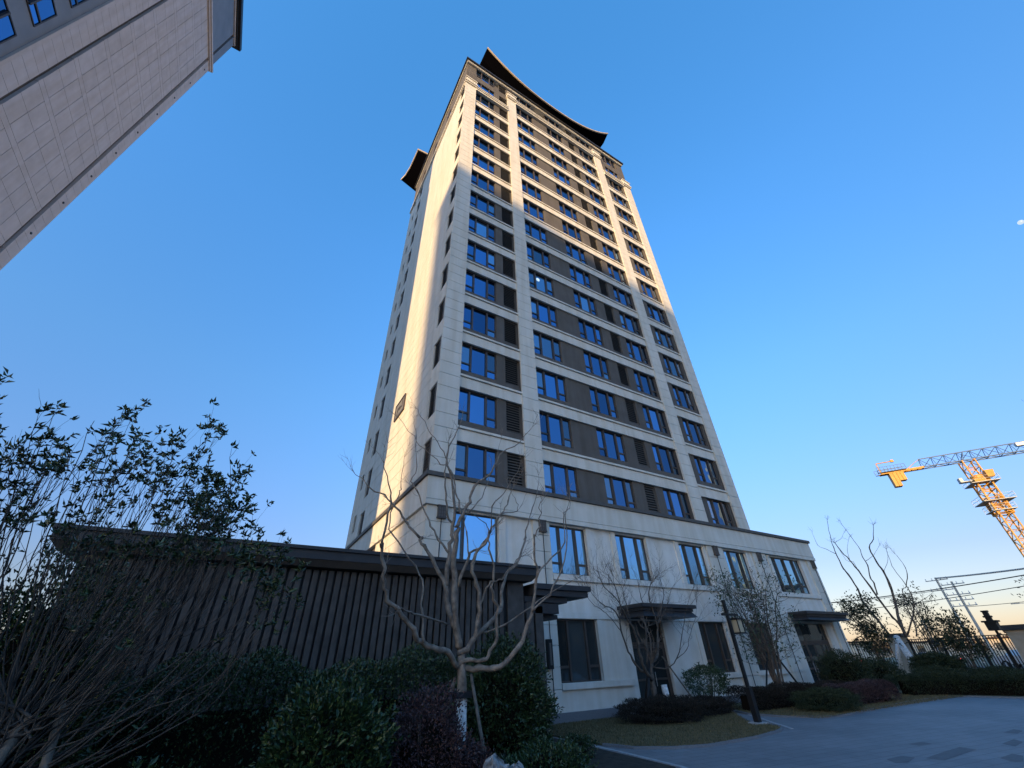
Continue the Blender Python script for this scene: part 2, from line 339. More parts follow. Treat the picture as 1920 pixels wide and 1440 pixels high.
TREE_MID = [[[[14.274,13.6,0.457],[14.25,13.6,0.916],[14.281,13.6,1.287],[14.357,13.6,1.668]],0.11,0.08],[[[14.242,13.6,1.163],[13.834,13.448,1.478],[13.617,13.336,1.861],[13.491,13.235,2.377],[13.262,13.141,2.823],[12.915,13.051,3.136],[12.671,12.964,3.506],[12.296,12.881,3.845],[11.723,12.8,4.202]],0.07,0.015],[[[13.982,13.6,1.448],[13.84,13.663,1.478],[13.553,13.71,1.818],[13.369,13.752,2.267],[13.234,13.792,2.782],[13.37,13.829,3.377],[13.497,13.865,3.764],[13.399,13.9,4.37]],0.055,0.018],[[[14.357,13.6,1.668],[14.887,13.672,1.948],[15.142,13.725,2.471],[15.313,13.772,2.905],[15.252,13.817,3.626],[15.277,13.859,4.036],[15.479,13.9,4.467]],0.06,0.02],[[[14.421,13.6,1.588],[14.94,13.434,1.521],[15.561,13.312,1.82],[16.019,13.201,2.585],[16.387,13.098,3.312],[17.067,13.0,4.227]],0.03,0.008],[[[15.548,13.3,1.82],[16.072,13.168,2.079],[16.357,13.07,2.577],[16.803,12.982,3.16],[17.07,12.9,3.77]],0.016,0.006],[[[14.137,13.6,1.674],[14.636,13.765,2.9],[14.995,13.887,3.505],[14.907,13.997,3.976],[15.006,14.1,4.472]],0.035,0.012],[[[13.286,13.2,2.854],[13.31,13.325,3.472],[13.342,13.417,3.946],[13.377,13.5,4.316]],0.026,0.01],[[[12.908,13.4,3.136],[12.373,13.151,3.461],[11.733,12.966,3.535],[11.077,12.8,3.952]],0.03,0.008],[[[15.122,13.6,2.892],[15.715,13.683,3.656],[16.107,13.745,4.15],[16.18,13.8,4.487]],0.03,0.01],[[[15.267,13.6,3.039],[16.304,13.849,3.783],[16.826,14.034,4.212],[17.378,14.2,4.596]],0.022,0.008],[[[13.242,13.8,2.782],[12.672,13.602,3.149],[12.135,13.455,3.402],[11.54,13.323,3.648],[11.093,13.2,3.947]],0.018,0.006],[[[14.322,13.6,2.887],[15.073,13.6,3.037]],0.015,0.01]]
TREE_FAR = [[[[47.13,16.69,2.68],[47.26,16.71,3.74],[47.48,16.46,5.09],[47.67,16.28,6.43],[47.8,16.29,7.49],[47.87,16.47,8.33],[47.99,16.51,9.55],[48.3,15.99,10.24],[48.56,15.59,11.33]],0.2,0.03],[[[47.12,16.72,2.75],[46.95,16.7,3.55],[46.73,16.83,4.0],[46.46,17.08,5.25],[46.25,17.18,6.27],[45.96,17.45,7.63],[45.73,17.59,8.51],[45.47,17.81,9.21],[45.25,17.92,9.9],[45.07,17.92,10.04]],0.16,0.03],[[[46.76,17.7,2.86],[46.8,18.06,4.16],[46.82,18.47,5.35],[46.99,18.5,6.34],[47.07,18.75,7.61],[47.17,18.95,8.1],[47.31,19.05,9.21],[47.48,19.08,10.03],[47.68,19.02,11.1],[47.96,18.77,12.61]],0.15,0.025],[[[46.37,18.71,9.31],[46.32,19.25,9.8],[46.27,19.81,10.31],[46.41,19.9,11.51]],0.04,0.015],[[[46.94,17.23,5.76],[47.12,17.15,6.66],[47.23,17.26,7.1],[47.44,17.09,8.11],[47.55,17.21,8.88],[47.72,17.17,9.43],[47.78,17.41,10.75],[47.83,17.69,11.89]],0.09,0.02],[[[47.17,16.59,2.8],[47.32,15.71,3.98],[47.31,15.26,4.76],[47.24,15.02,5.7],[47.1,14.99,6.16],[47.09,14.54,6.96],[46.98,14.43,7.48],[46.81,14.49,8.39]],0.1,0.02],[[[47.33,16.13,2.65],[47.56,15.97,3.13],[47.75,15.94,3.82],[47.94,15.93,4.85],[48.17,15.78,5.97],[48.45,15.45,6.35],[48.55,15.72,7.88],[48.76,15.61,9.28]],0.09,0.02],[[[46.67,17.95,8.65],[46.95,17.91,9.51],[47.34,17.59,10.34]],0.03,0.015],[[[46.46,18.49,10.25],[46.85,18.03,10.47],[47.21,17.65,10.99]],0.03,0.012],[[[47.33,16.13,7.43],[47.73,15.54,8.3],[48.0,15.37,9.17]],0.03,0.012],[[[47.59,15.35,4.78],[47.95,14.86,5.06],[48.31,14.37,5.34]],0.05,0.02],[[[47.05,16.92,8.42],[47.49,16.27,8.85],[47.85,15.82,9.4]],0.03,0.012],[[[47.05,16.93,3.25],[47.12,17.3,3.59],[47.13,17.86,3.5]],0.04,0.02],[[[47.42,15.86,3.25],[47.81,15.31,3.58],[48.11,15.01,3.69]],0.05,0.02],[[[46.74,17.75,7.73],[46.86,17.81,8.49],[46.82,18.28,8.72],[46.86,18.55,10.18]],0.03,0.012]]

# ================================================================== GROUND
def sheet(name, poly, z, m, label=None, kind='structure'):
    me = bpy.data.meshes.new(name); me.from_pydata([(x, y, z) for x, y in poly], [], [tuple(range(len(poly)))]); me.materials.append(M[m]); me.update()
    return put(name, me, kind=kind, label=label)

S = 3500
sheet('ground', [(-S, -S), (S, -S), (S, S), (-S, S)], -0.012, 'earth')
sheet('plaza', [(-15, -40), (62, -40), (62, 34), (-15, 34)], -0.004, 'paving')
sheet('road', [(63, -200), (74, -200), (74, 220), (63, 220)], -0.004, 'asphalt')
bed_poly = [(-14.5, -2), (-.8, 1.2), (2.5, 3.3), (6.2, 5.6), (8.5, 7.9), (8.85, 12.3), (9.0, 15.2), (-14.5, 15.2)]
lawn1 = [(9.25, 12.35), (9.3, 11.0), (9.55, 10.1), (10.2, 9.5), (11.13, 9.12), (13, 9.05), (14.6, 9.3), (15.2, 9.6), (15.45, 10.1), (15.5, 10.8), (16.6, 11.9), (17.75, 13.0), (18.1, 14.1), (18.1, 15.1), (9.25, 15.1)]
lawn2 = [(19.2, 14.6), (18.2, 13.3), (17.65, 12.3), (17.7, 11.0), (18.5, 9.95), (19.6, 9.75), (20.95, 9.85), (25.3, 10.1), (28.5, 10.0), (29.6, 9.3), (29.8, 7.5), (30.3, 4.0), (32, 0), (40, -6), (60, -6), (60, 33), (34.4, 33), (34.4, 15.1), (19.2, 15.1)]
def slab(name, poly, z0, z1, m, kind='structure'):
    return MB().prism(poly, z0, z1).build(name, m, kind=kind)
slab('planting_bed', bed_poly, -.003, .05, 'soil')
slab('lawn', lawn1, -.003, .035, 'turf')
slab('lawn', lawn2, -.003, .035, 'turf')
def strip(name, pts, w, z0, z1, m):
    mb = MB()
    P = [Vector((x, y)) for x, y in pts]
    L, Rr = [], []
    for i, p in enumerate(P):
        d = (P[min(i+1, len(P)-1)] - P[max(i-1, 0)]).normalized(); nn = Vector((-d.y, d.x))
        L.append(p + nn * w/2); Rr.append(p - nn * w/2)
    for i in range(len(P) - 1):
        mb.hexa([(*L[i], z0), (*Rr[i], z0), (*Rr[i+1], z0), (*L[i+1], z0), (*L[i], z1), (*Rr[i], z1), (*Rr[i+1], z1), (*L[i+1], z1)])
    return mb.build(name, m, kind='structure')
strip('kerb', [(9.1, 12.4), (9.02, 10.2), (8.8, 8.0), (8.3, 6.6), (6.0, 5.0)], .1, -.004, .012, 'kerb')
strip('kerb', [(17.62, 12.3), (16.9, 11.3), (16.2, 10.5), (15.6, 9.7), (15.3, 9.35)], .09, -.004, .010, 'kerb')
strip('kerb', lawn1[1:12], .08, -.004, .05, 'plinth')
strip('kerb', lawn2[1:13], .08, -.004, .05, 'plinth')
pl = bpy.data.objects['plaza']
for poly in ([(13.19, 5.38), (14.1, 5.39), (15.11, 5.38), (14.96, 5.05), (14.27, 5.06), (13.2, 5.07)], [(12.52, 5.82), (13.12, 5.76), (13.11, 5.53), (12.48, 5.42), (12.24, 5.55)],
             [(14.2, 4.48), (14.93, 4.47), (14.8, 4.27), (14.12, 4.12), (13.94, 4.21)], [(16.23, 4.94), (17.15, 4.95), (16.81, 4.71), (15.99, 4.66)],
             [(18.23, 5.41), (19.1, 5.4), (18.89, 5.17), (18.23, 5.13)], [(14.74, 6.23), (15.29, 6.15), (15.2, 5.91), (14.7, 6.0)]):
    o = sheet('damp_patch', poly, -.0005, 'paver_dark', kind=None); o.parent = pl

# ================================================================== RESIDENTIAL TOWER
X0, X1, YF, YB = 5.33, 27.44, 15.25, 31.4
ZB, FP = 10.23, 2.956                       # head of the lowest window row, floor pitch
GW, GL = 15.45, 15.53                       # face of the grey wall, face of the window frames
tw = thing('residential_tower', 'tall cream and grey apartment tower with upswept dark roof above a white podium', 'tower', (X0, YF, 0))
inv = Matrix.Translation((-X0, -YF, 0))
class TB(MB):                               # builds in world coordinates, stored relative to the tower's base
    def build(s, name, m, parent=None, smooth=False, **kw):
        s.v = [(a - X0, b - YF, c) for a, b, c in s.v]
        return MB.build(s, name, m, parent or tw, smooth, **kw)
def rel(x, y, z): return (x - X0, y - YF, z)

core = TB().box(X0 + .12, X1 - .04, 15.62, YB, 8.3, 54.0)
core.box(X0 + .12, 33.95, 15.62, YB, 0.0, 8.29)
core.build('wall', 'grey')

# --- window kits (shared meshes): frame with bars, and separate panes behind them
def window_kit(W, H, bars, trans, zt, fm='frame', gm='glass', depth=.09):
    f = MB(); t = .055; bw = .085
    f.box(0, W, 0, depth, 0, t); f.box(0, W, 0, depth, H - t, H)
    f.box(0, t, 0, depth, t, H - t); f.box(W - t, W, 0, depth, t, H - t)
    xs = [t] + [b for b in bars] + [W - t]
    for b in bars: f.box(b - bw/2, b + bw/2, -.06, depth, t, H - t)
    panes = []
    for i in range(len(xs) - 1):
        a = xs[i] + (bw/2 if i > 0 else 0); c = xs[i+1] - (bw/2 if i < len(xs) - 2 else 0)
        if i in trans:
            f.box(a, c, -.005, depth, zt - .045, zt + .045)
            panes += [(a, c, t, zt - .045), (a, c, zt + .045, H - t)]
        else: panes += [(a, c, t, H - t)]
    fme = f.mesh('window_frame', fm)
    pm = [(MB().box(a, c, .035, .05, z0, z1).mesh('pane', gm)) for a, c, z0, z1 in panes]
    g = MB()
    for a, c, z0, z1 in panes: g.box(a, c, .035, .05, z0, z1)
    alt = [(MB().box(a, c, .035, .05, z0, z1).mesh('pane', 'glass_curtain')) for a, c, z0, z1 in panes] if gm == 'glass' else pm
    return fme, pm, g.mesh('glazing', gm), alt
def add_window(kit, x, y, z, single, parent=None, rz=0, name='window'):
    f = put(name, kit[0], parent or tw, rel(x, y, z), rz=rz)
    if single:
        for pmesh, am in zip(kit[1], kit[3]):
            put('pane', am if random.random() < .16 else pmesh, f)
    else: put('glazing', kit[2], f)
    return f

KW = window_kit(2.14, 1.80, [.60, 1.54], (0, 2), .52)
lm = MB()                                   # louvre: black plate for the shade behind, frame, tilted blades
LW, LH = .92, 1.72
lm.box(0, .05, -.01, .07, 0, LH); lm.box(LW - .05, LW, -.01, .07, 0, LH); lm.box(.05, LW - .05, -.01, .07, 0, .05); lm.box(.05, LW - .05, -.01, .07, LH - .05, LH)
me_lframe = lm.mesh('louvre', 'ledge')
lb = MB()
for i in range(11):
    z = .10 + i * .145
    lb.hexa([(.05, -.005, z - .035), (LW - .05, -.005, z - .035), (LW - .05, .06, z + .03), (.05, .06, z + .03), (.05, -.005, z - .012), (LW - .05, -.005, z - .012), (LW - .05, .06, z + .053), (.05, .06, z + .053)])
me_lblade = lb.mesh('blades', 'ledge')
me_lback = MB().box(.05, LW - .05, .075, .08, .05, LH - .05).mesh('louvre_backing', 'black')  # black backing plate painted as the dark inside the louvre
def add_louvre(x, y, z, rz=0, back=True):
    f = put('louvre', me_lframe, tw, rel(x, y, z), rz=rz)
    put('blades', me_lblade, f)
    put('louvre_backing', me_lback, f)
    return f

bays = [(6.45, 10.12, 13), (11.15, 22.11, 14), (23.22, 26.32, 13)]      # left, right, rows under the bay's string course
win_x = [6.50, 11.28, 15.33, 19.96, 24.02]
lou_x = [9.19, 18.38]
ROWS = 16
opens = [[(6.50, 8.64), (9.19, 10.11)], [(11.28, 13.42), (15.33, 17.47), (18.38, 19.30), (19.96, 22.10)], [(24.02, 26.16)]]
gw = TB()
for (xa, xb, nr), op in zip(bays, opens):
    xs = [xa] + [v for o in op for v in o] + [xb]
    for i in range(0, len(xs), 2):
        if xs[i+1] - xs[i] > .02: gw.box(xs[i], xs[i+1], GW, 15.62, 8.42, 53.2)
    for a, b in op:
        for k in range(ROWS):
            zt = ZB + FP * k
            lo = 8.42 if k == 0 else zt - FP
            hi = zt - 1.80
            if hi > lo: gw.box(a, b, GW + .002, 15.62, lo, hi)
        gw.box(a, b, GW + .002, 15.62, ZB + FP * (ROWS - 1), 53.2 + 2.0)
gw.v = [(x, y, min(z, 54.7)) for x, y, z in gw.v]
gw.build('grey_wall', 'grey')
# flush grey wall above the pilaster caps
up = TB()
for a, b, z in ((X0 + .1, 6.45, 49.7), (10.12, 11.15, 52.6), (22.11, 23.22, 52.6), (26.32, X1 - .03, 49.7)):
    up = TB(); up.box(a, b, GW - .004, 15.62, z, 54.7)
    up.build('grey_wall', 'grey')
for k in range(ROWS):
    zt = ZB + FP * k
    for x in win_x: add_window(KW, x, GL, zt - 1.80, k < 8)
    for x in lou_x: add_louvre(x, GL, zt - 1.76)

# --- white bands between floors, each with a moulding along its top
for (xa, xb, nr) in bays:
    w = xb - xa
    me_b = MB().box(0, w, .09, .2, 0, .60).box(0, w, .125, .2, .60, .645).box(0, w, .02, .2, .645, .76).mesh('spandrel_band', 'stone')
    for k in range(0, nr):
        put('spandrel_band', me_b, tw, rel(xa, YF - .0, ZB + FP * k + .002))
    sc = TB().box(xa, xb, YF - .06, GW, ZB + FP * nr - .02, ZB + FP * nr + .22).box(xa, xb, YF - .14, GW, ZB + FP * nr + .22, ZB + FP * nr + .34).box(xa, xb, YF - .0, GW, ZB + FP * nr + .34, ZB + FP * nr + .7).box(xa, xb, YF - .1, GW, ZB + FP * nr + .7, ZB + FP * nr + .82)
    sc.build('string_course', 'stone')

# --- cladding: stone panels with open joints on pilasters and side wall
PH = FP / 4; GAP = .022
pcache = {}
field = MB()
def panel(x0, x1, y0, y1, z0, z1, single, name='stone_panel', m='stone'):
    if single:
        key = (round(x1 - x0, 3), round(y1 - y0, 3), round(z1 - z0, 3), name)
        if key not in pcache: pcache[key] = MB().box(0, x1 - x0, 0, y1 - y0, 0, z1 - z0).mesh(name, m)
        put(name, pcache[key], tw, rel(x0, y0, z0))
    else: field.box(x0 - X0, x1 - X0, y0 - YF, y1 - YF, z0, z1)
pil = [(5.33, 6.45, 49.0), (10.12, 11.15, 51.9), (22.11, 23.22, 51.9), (26.32, 27.44, 49.0)]
nside = 0
for i, (a, b, zt) in enumerate(pil):
    z = 8.48; r = 0
    while z < zt - .1:
        z1 = min(z + PH, zt)
        panel(a, b, YF, YF + .12, z + GAP/2, z1 - GAP/2, r < 30); z = z1; r += 1
    TB().box(a + .015, b - .015, YF + .10, 15.62, 8.42, zt).build('pilaster_core', 'grey')
    cap = TB().box(a - .02, b + .02, YF - .12, GW, zt, zt + .18).box(a - .08, b + .08, YF - .2, GW, zt + .18, zt + .36).box(a - .02, b + .02, YF - .1, GW, zt + .36, zt + 1.05).box(a - .08, b + .08, YF - .18, GW, zt + 1.05, zt + 1.2)
    for q in range(5):
        xx = a + .12 + q * (b - a - .24) / 5
        cap.box(xx, xx + .1, YF - .14, YF - .1, zt + .48, zt + .92)
    cap.build('pilaster_capital', 'stone')
# side wall
cols = [(15.37, 16.38, 'L'), (16.40, 19.9, 0), (19.92, 23.4, 0), (23.42, 26.88, 0), (26.90, 28.02, 'A'), (28.04, 29.38, 0), (29.40, 30.02, 'B'), (30.04, YB, 0)]
KA = window_kit(1.12, 1.9, [.56], (), .5, gm='glass_dark'); KB = window_kit(.62, 1.15, [], (), .4, gm='glass_dark')
XS = X0 + .12
for k in range(0, 14):
    zt = ZB + FP * k
    zlo = 8.48 if k == 0 else zt - FP + .0
    for ya, yb, typ in cols:
        if typ == 0:
            for q in range(4):
                z0 = zt - FP + q * PH; z1 = z0 + PH
                if z1 < 8.5: continue
                panel(X0, XS, ya, yb, max(z0, 8.48) + GAP/2, z1 - GAP/2, k < 6)
        else:
            o = {'L': (zt - 1.75, zt - .05), 'A': (zt - 2.0, zt - .1), 'B': (zt - 1.95 + 1.2, zt - .1 + .5)}[typ]
            if typ == 'B': o = (zt - .85, zt + .30)
            segs = []
            lo, hi = (8.48 if k == 0 else zt - FP), zt
            if typ == 'B':
                segs = [(lo + (.30 if k else 0), zt - .85)]
                if k == 13: segs.append((zt + .3, zt + .5))
            else: segs = [(lo, o[0]), (o[1], hi)]
            for z0, z1 in segs:
                if z1 - z0 > .03: panel(X0, XS, ya, yb, z0 + GAP/2, z1 - GAP/2, k < 6)
            if typ == 'L':
                put('louvre_surround', MB().box(0, .11, 0, .04, 0, 1.7).mesh('louvre_surround', 'stone'), tw, rel(X0 + .01, 15.37, o[0]))
                add_louvre(X0 + .07, 16.37, o[0] - .01, rz=-math.pi/2)
            elif typ == 'A': add_window(KA, X0 + .08, 28.02, o[0], False, rz=-math.pi/2)
            else: add_window(KB, X0 + .08, 30.02, o[0], False, rz=-math.pi/2)
put('panel_field', field.mesh('panel_field', 'stone'), tw, kind='stuff')
TB().box(X0 - .06, XS + .01, 15.5, YB + .06, 48.72, 48.9).box(X0 - .14, XS + .01, 15.5, YB + .14, 48.9, 49.02).box(X0 - .02, XS + .01, 15.5, YB + .02, 49.02, 49.5).box(X0 - .1, XS + .01, 15.5, YB + .1, 49.5, 49.66).build('string_course', 'stone')
su = TB().box(X0 + .08, XS + .01, 15.5, YB, 49.66, 54.7); su.build('grey_wall', 'grey')
for y in (20.5, 24.5, 28.2):
    for z in (50.4,): add_window(KA, X0 + .02, y, z, False, rz=-math.pi/2)
# frieze and dark cornice round the top
XA, XB_ = X0 - .0, X1 + .0
fr = TB()
def ring(mb, o, z0, z1, inner=.6):
    a, b, c, d = X0 - o, X1 + o, YF - o, YB + o
    mb.box(a, b, c, YF + inner, z0, z1); mb.box(a, b, YB - inner, d, z0, z1)
    mb.box(a, X0 + inner, YF + inner, YB - inner, z0, z1); mb.box(X1 - inner, b, YF + inner, YB - inner, z0, z1)
ring(fr, -.02, 54.58, 54.66); ring(fr, .03, 54.66, 54.80)
fr.build('frieze', 'stone')
co = TB(); ring(co, .07, 54.80, 54.86); ring(co, .12, 54.86, 54.94); ring(co, .17, 54.94, 55.16); ring(co, .14, 55.16, 55.2)
co.build('cornice', 'dark')
TB().box(X0 + .6, X1 - .6, YF + .6, YB - .6, 54.0, 55.2).build('roof_deck', 'concrete')
TB().box(X0 + 2.4, X1 - 2.4, YF + 1.6, YB - 1.6, 55.2, 58.5).build('roof_storey', 'grey')
# upswept roof: one curve along X carried from the front eave to the rear
def swoop(mb, xa, xb, ya, yb, zmid, ztip, th, n=36, inner=1.0):
    b = len(mb.v)
    for i in range(n + 1):
        s = -1 + 2 * i / n; x = xa + (xb - xa) * i / n
        z = zmid + (ztip - zmid) * abs(s) ** 2.3
        zi = z - .9
        mb.v += [(x, ya, z - th), (x, ya, z), (x, (ya + yb) / 2, z + 1.6), (x, yb, z), (x, yb, z - th), (x, yb - inner, zi), (x, ya + inner, zi)]
    for i in range(n):
        for j in range(7):
            a, c = b + i*7 + j, b + i*7 + (j+1) % 7
            mb.f.append((a, a + 7, c + 7, c))
    mb.f.append(tuple(b + j for j in range(7))); mb.f.append(tuple(b + n*7 + j for j in range(7))[::-1])
    return mb
roof = swoop(TB(), 7.28, 25.55, 14.62, 32.0, 55.75, 60.15, .20).build('roof', 'soffit', smooth=False)
tr = TB()
for i in range(36):
    def ez(i):
        s = -1 + 2 * i / 36; return 7.28 + 18.27 * i / 36, 55.75 + 4.4 * abs(s) ** 2.3
    (xa, za), (xb, zb) = ez(i), ez(i + 1)
    tr.hexa([(xa, 14.50, za - .28), (xb, 14.50, zb - .28), (xb, 14.62, zb - .28), (xa, 14.62, za - .28), (xa, 14.50, za - .06), (xb, 14.50, zb - .06), (xb, 14.62, zb - .06), (xa, 14.62, za - .06)])
tr.v = [(x - X0, y - YF, z) for x, y, z in tr.v]
put('eave_fascia', MB.mesh(tr, 'eave_fascia', 'tan'), roof)
# side roof eave that leans out over the far end of the side wall
se = TB()
pts = [(4.18, 28.3, 58.2), (4.06, 29.3, 57.4), (3.94, 30.3, 56.75), (3.72, 31.3, 56.35), (3.40, 32.1, 56.2)]
b0 = len(se.v)
for x, y, z in pts: se.v += [(x, y, z - .22), (x, y, z), (9.5, y, z + .6), (9.5, y, z - 1.4), (6.2, y, z - 1.5)]
for i in range(len(pts) - 1):
    for j in range(5):
        a, c = b0 + i*5 + j, b0 + i*5 + (j+1) % 5
        se.f.append((a, c, c + 5, a + 5))
se.f += [tuple(b0 + j for j in range(5))[::-1], tuple(b0 + 20 + j for j in range(5))]
sr = se.build('roof', 'soffit')
sf = TB()
for i in range(4):
    a, c = pts[i], pts[i+1]
    sf.hexa([(a[0]-.1, a[1], a[2]-.3), (c[0]-.1, c[1], c[2]-.3), (c[0]+.0, c[1], c[2]-.3), (a[0]+.0, a[1], a[2]-.3), (a[0]-.1, a[1], a[2]+.02), (c[0]-.1, c[1], c[2]+.02), (c[0], c[1], c[2]+.02), (a[0], a[1], a[2]+.02)])
sf.hexa([(4.08, 28.18, 57.9), (9.5, 28.18, 58.5), (9.5, 28.3, 58.5), (4.08, 28.3, 57.9), (4.08, 28.18, 58.22), (9.5, 28.18, 58.82), (9.5, 28.3, 58.82), (4.08, 28.3, 58.22)])
sf.v = [(x - X0, y - YF, z) for x, y, z in sf.v]
put('eave_fascia', MB.mesh(sf, 'eave_fascia', 'tan'), sr)
# framed plaque on the side wall
pq = TB().box(X0 - .05, X0, 20.86, 22.6, 14.5, 15.5); pq.build('vent_plaque', 'plinth')
pf = TB()
for y0, y1, z0, z1 in ((20.80, 20.90, 14.44, 15.56), (22.56, 22.66, 14.44, 15.56), (20.90, 22.56, 14.44, 14.52), (20.90, 22.56, 15.48, 15.56)): pf.box(X0 - .09, X0 - .002, y0, y1, z0, z1)
for y0, y1, z0, z1 in ((22.1, 22.14, 14.52, 15.1), (21.6, 22.1, 15.06, 15.1), (21.2, 21.24, 14.9, 15.48), (21.24, 21.9, 14.9, 14.94)): pf.box(X0 - .08, X0 - .051, y0, y1, z0, z1)
pf.build('plaque_frame', 'frame')
put('ceiling_lamp', MB().cyl((0, 0, 0), (0, .02, 0), .15, n=20).mesh('ceiling_lamp', 'ceiling_lamp'), tw, rel(11.28 + .86, GL + .012, ZB + FP * 5 - .62))

# --- podium
PY = 15.36
colsP = [(6.6, 8.63), (11.25, 13.40), (15.28, 17.45), (19.96, 22.10), (23.98, 26.10), (28.68, 32.20)]
pw = TB()
edges = [X0 + .12] + [v for c in colsP for v in c] + [33.95]
for i in range(0, len(edges), 2): pw.box(edges[i], edges[i+1], PY, 15.62, 0, 7.13)
ground = {1: (1.16, 3.28), 2: (.05, 3.28), 3: (1.16, 3.28), 4: (1.16, 3.28), 5: (.05, 3.36)}
for i, (a, b) in enumerate(colsP):
    pw.box(a, b, PY + .002, 15.62, 7.05, 7.13)
    if i in ground:
        lo, hi = ground[i]
        if lo > .5: pw.box(a, b, PY + .002, 15.62, 0, lo)
        pw.box(a, b, PY + .002, 15.62, hi, 4.98)
    else: pw.box(a, b, PY + .002, 15.62, 0, 4.6)
pw.build('podium_wall', 'stucco')
for z0, z1, y, xa, xb, nm in ((4.74, 4.975, 15.26, 11.25, 33.2, 'sill_band'), (3.30, 3.52, 15.29, 11.25, 33.2, 'lintel_band')):
    TB().box(xa, xb, y, PY + .02, z0, z1).build(nm, 'stucco')
for a, b in ((11.25, 15.0), (19.9, 22.4), (23.7, 26.4)):
    TB().box(a, b, 15.24, PY + .02, .96, 1.155).build('window_sill', 'stucco')
for a, b in ((8.63, 8.95), (13.40, 13.72), (14.98, 15.28), (17.45, 17.77), (19.64, 19.96), (26.10, 26.42), (28.36, 28.68), (32.20, 32.55)):
    TB().box(a, b, 15.305, PY + .02, 4.98, 7.12).build('window_surround', 'stucco')
for a, b in ((13.40, 13.70), (19.66, 19.96), (26.10, 26.40)):
    TB().box(a, b, 15.305, PY + .02, 1.16, 3.29).build('window_surround', 'stucco')
TB().box(5.31, 33.98, 15.2, PY + .02, 0, .30).box(5.2, XS, 15.3, YB, 0, .3).build('plinth', 'plinth')
# parapet band, groove, ledge
TB().box(5.24, 34.06, 15.16, 15.6, 7.36, 8.29).box(5.24, XS, 15.6, YB + .1, 7.36, 8.29).box(33.9, 34.06, 15.6, YB, 7.36, 8.29).build('parapet_band', 'stone')
TB().box(5.22, 34.08, 15.14, 15.6, 7.13, 7.335).box(5.22, XS, 15.6, YB + .1, 7.13, 7.335).box(33.9, 34.08, 15.6, YB, 7.13, 7.335).build('parapet_moulding', 'stone')
TB().box(5.14, 34.14, 15.06, 15.6, 8.30, 8.47).box(5.14, XS + .02, 15.6, YB + .15, 8.30, 8.47).box(27.5, 34.14, 15.6, YB, 8.30, 8.40).build('ledge', 'ledge')
# podium pilasters in stone pieces
for a, b in ((5.33, 6.55), (10.33, 11.22), (22.3, 23.72), (26.72, 28.1), (33.05, 33.98)):
    z = .30; r = 0
    while z < 7.1:
        z1 = min(z + .69, 7.125)
        panel(a, b, YF, PY + .01, z + .009, z1 - .009, True, 'pilaster_block'); z = z1
# podium side wall panels
for r in range(10):
    z0 = .3 + r * .69; z1 = min(z0 + .69, 7.125)
    for q in range(22):
        y0 = 15.37 + q * .725
        if 22.3 < y0 + .36 < 24.6 and z1 > 5.0: continue
        if y0 + .725 < YB + .3: panel(X0, XS, y0 + .006, min(y0 + .719, YB), z0 + .009, z1 - .009, r > 6, 'side_block')
fs = [o for o in tw.children if o.name.startswith('panel_field')]
put('panel_field', field.mesh('panel_field', 'stone'), tw, kind='stuff')
bpy.data.objects.remove(fs[0])
KS = window_kit(1.0, 1.9, [.5], (), .4, gm='glass_dark')
for y in (23.4, 24.6): add_window(KS, X0 + .07, y, 5.1, False, rz=-math.pi/2)
# podium windows
KP = window_kit(2.14, 2.07, [.60, 1.54], (0, 2), .46, gm='glass_podium')
KPA = window_kit(2.03, 2.45, [.42], (0,), .46, gm='glass_podium')
KPF = window_kit(3.52, 2.07, [.62, 1.68, 2.76], (0, 3), .46, gm='glass_podium')
KG = window_kit(2.14, 2.12, [.60, 1.54], (0, 2), .50, fm='frame', gm='glass_dark')
for i, (a, b) in enumerate(colsP):
    if i == 0: add_window(KPA, a, 15.47, 4.60, True)
    elif i == 5: add_window(KPF, a, 15.47, 4.98, True)
    else: add_window(KP, a + .005, 15.47, 4.98, True)
    if i in (1, 3, 4): add_window(KG, a + .005, 15.47, 1.16, True)
# glazed doors under canopies
def door(xa, xb, zt, leaves):
    W = xb - xa; H = zt - .05
    f = MB(); t = .08
    f.box(0, t, 0, .12, 0, H); f.box(W - t, W, 0, .12, 0, H); f.box(t, W - t, 0, .12, H - t, H); f.box(t, W - t, 0, .12, 2.28, 2.4)
    root = put('door', f.mesh('door_frame', 'frame'), tw, rel(xa, 15.50, .05))
    n = leaves; wl_ = (W - 2*t) / n
    for i in range(n):
        x = t + i * wl_
        lf = MB(); lf.box(x + .005, x + .085, .02, .08, 0, 2.27); lf.box(x + wl_ - .085, x + wl_ - .005, .02, .08, 0, 2.27)
        lf.box(x + .085, x + wl_ - .085, .02, .08, 2.17, 2.27); lf.box(x + .085, x + wl_ - .085, .02, .08, 0, .2); lf.box(x + .085, x + wl_ - .085, .02, .08, 1.0, 1.08)
        lf.build('door_leaf', 'frame', root)
        MB().box(x + .085, x + wl_ - .085, .045, .055, .2, 1.0).box(x + .085, x + wl_ - .085, .045, .055, 1.08, 2.17).build('pane', 'glass_dark', root)
        MB().box(x + .01, x + wl_ - .01, .045, .055, 2.4, H - t).build('pane', 'glass_dark', root)
        hx = x + (wl_ - .13 if i % 2 == 0 else .13)
        MB().cyl((hx, -.03, .8), (hx, -.03, 1.3), .014, n=6).build('handle', 'steel', root)
    MB().box(W/2 - .002, W/2 + .002, .13, .131, 0, H)
    return root
door(15.28, 17.45, 3.28, 2)
door(28.68, 32.20, 3.36, 4)
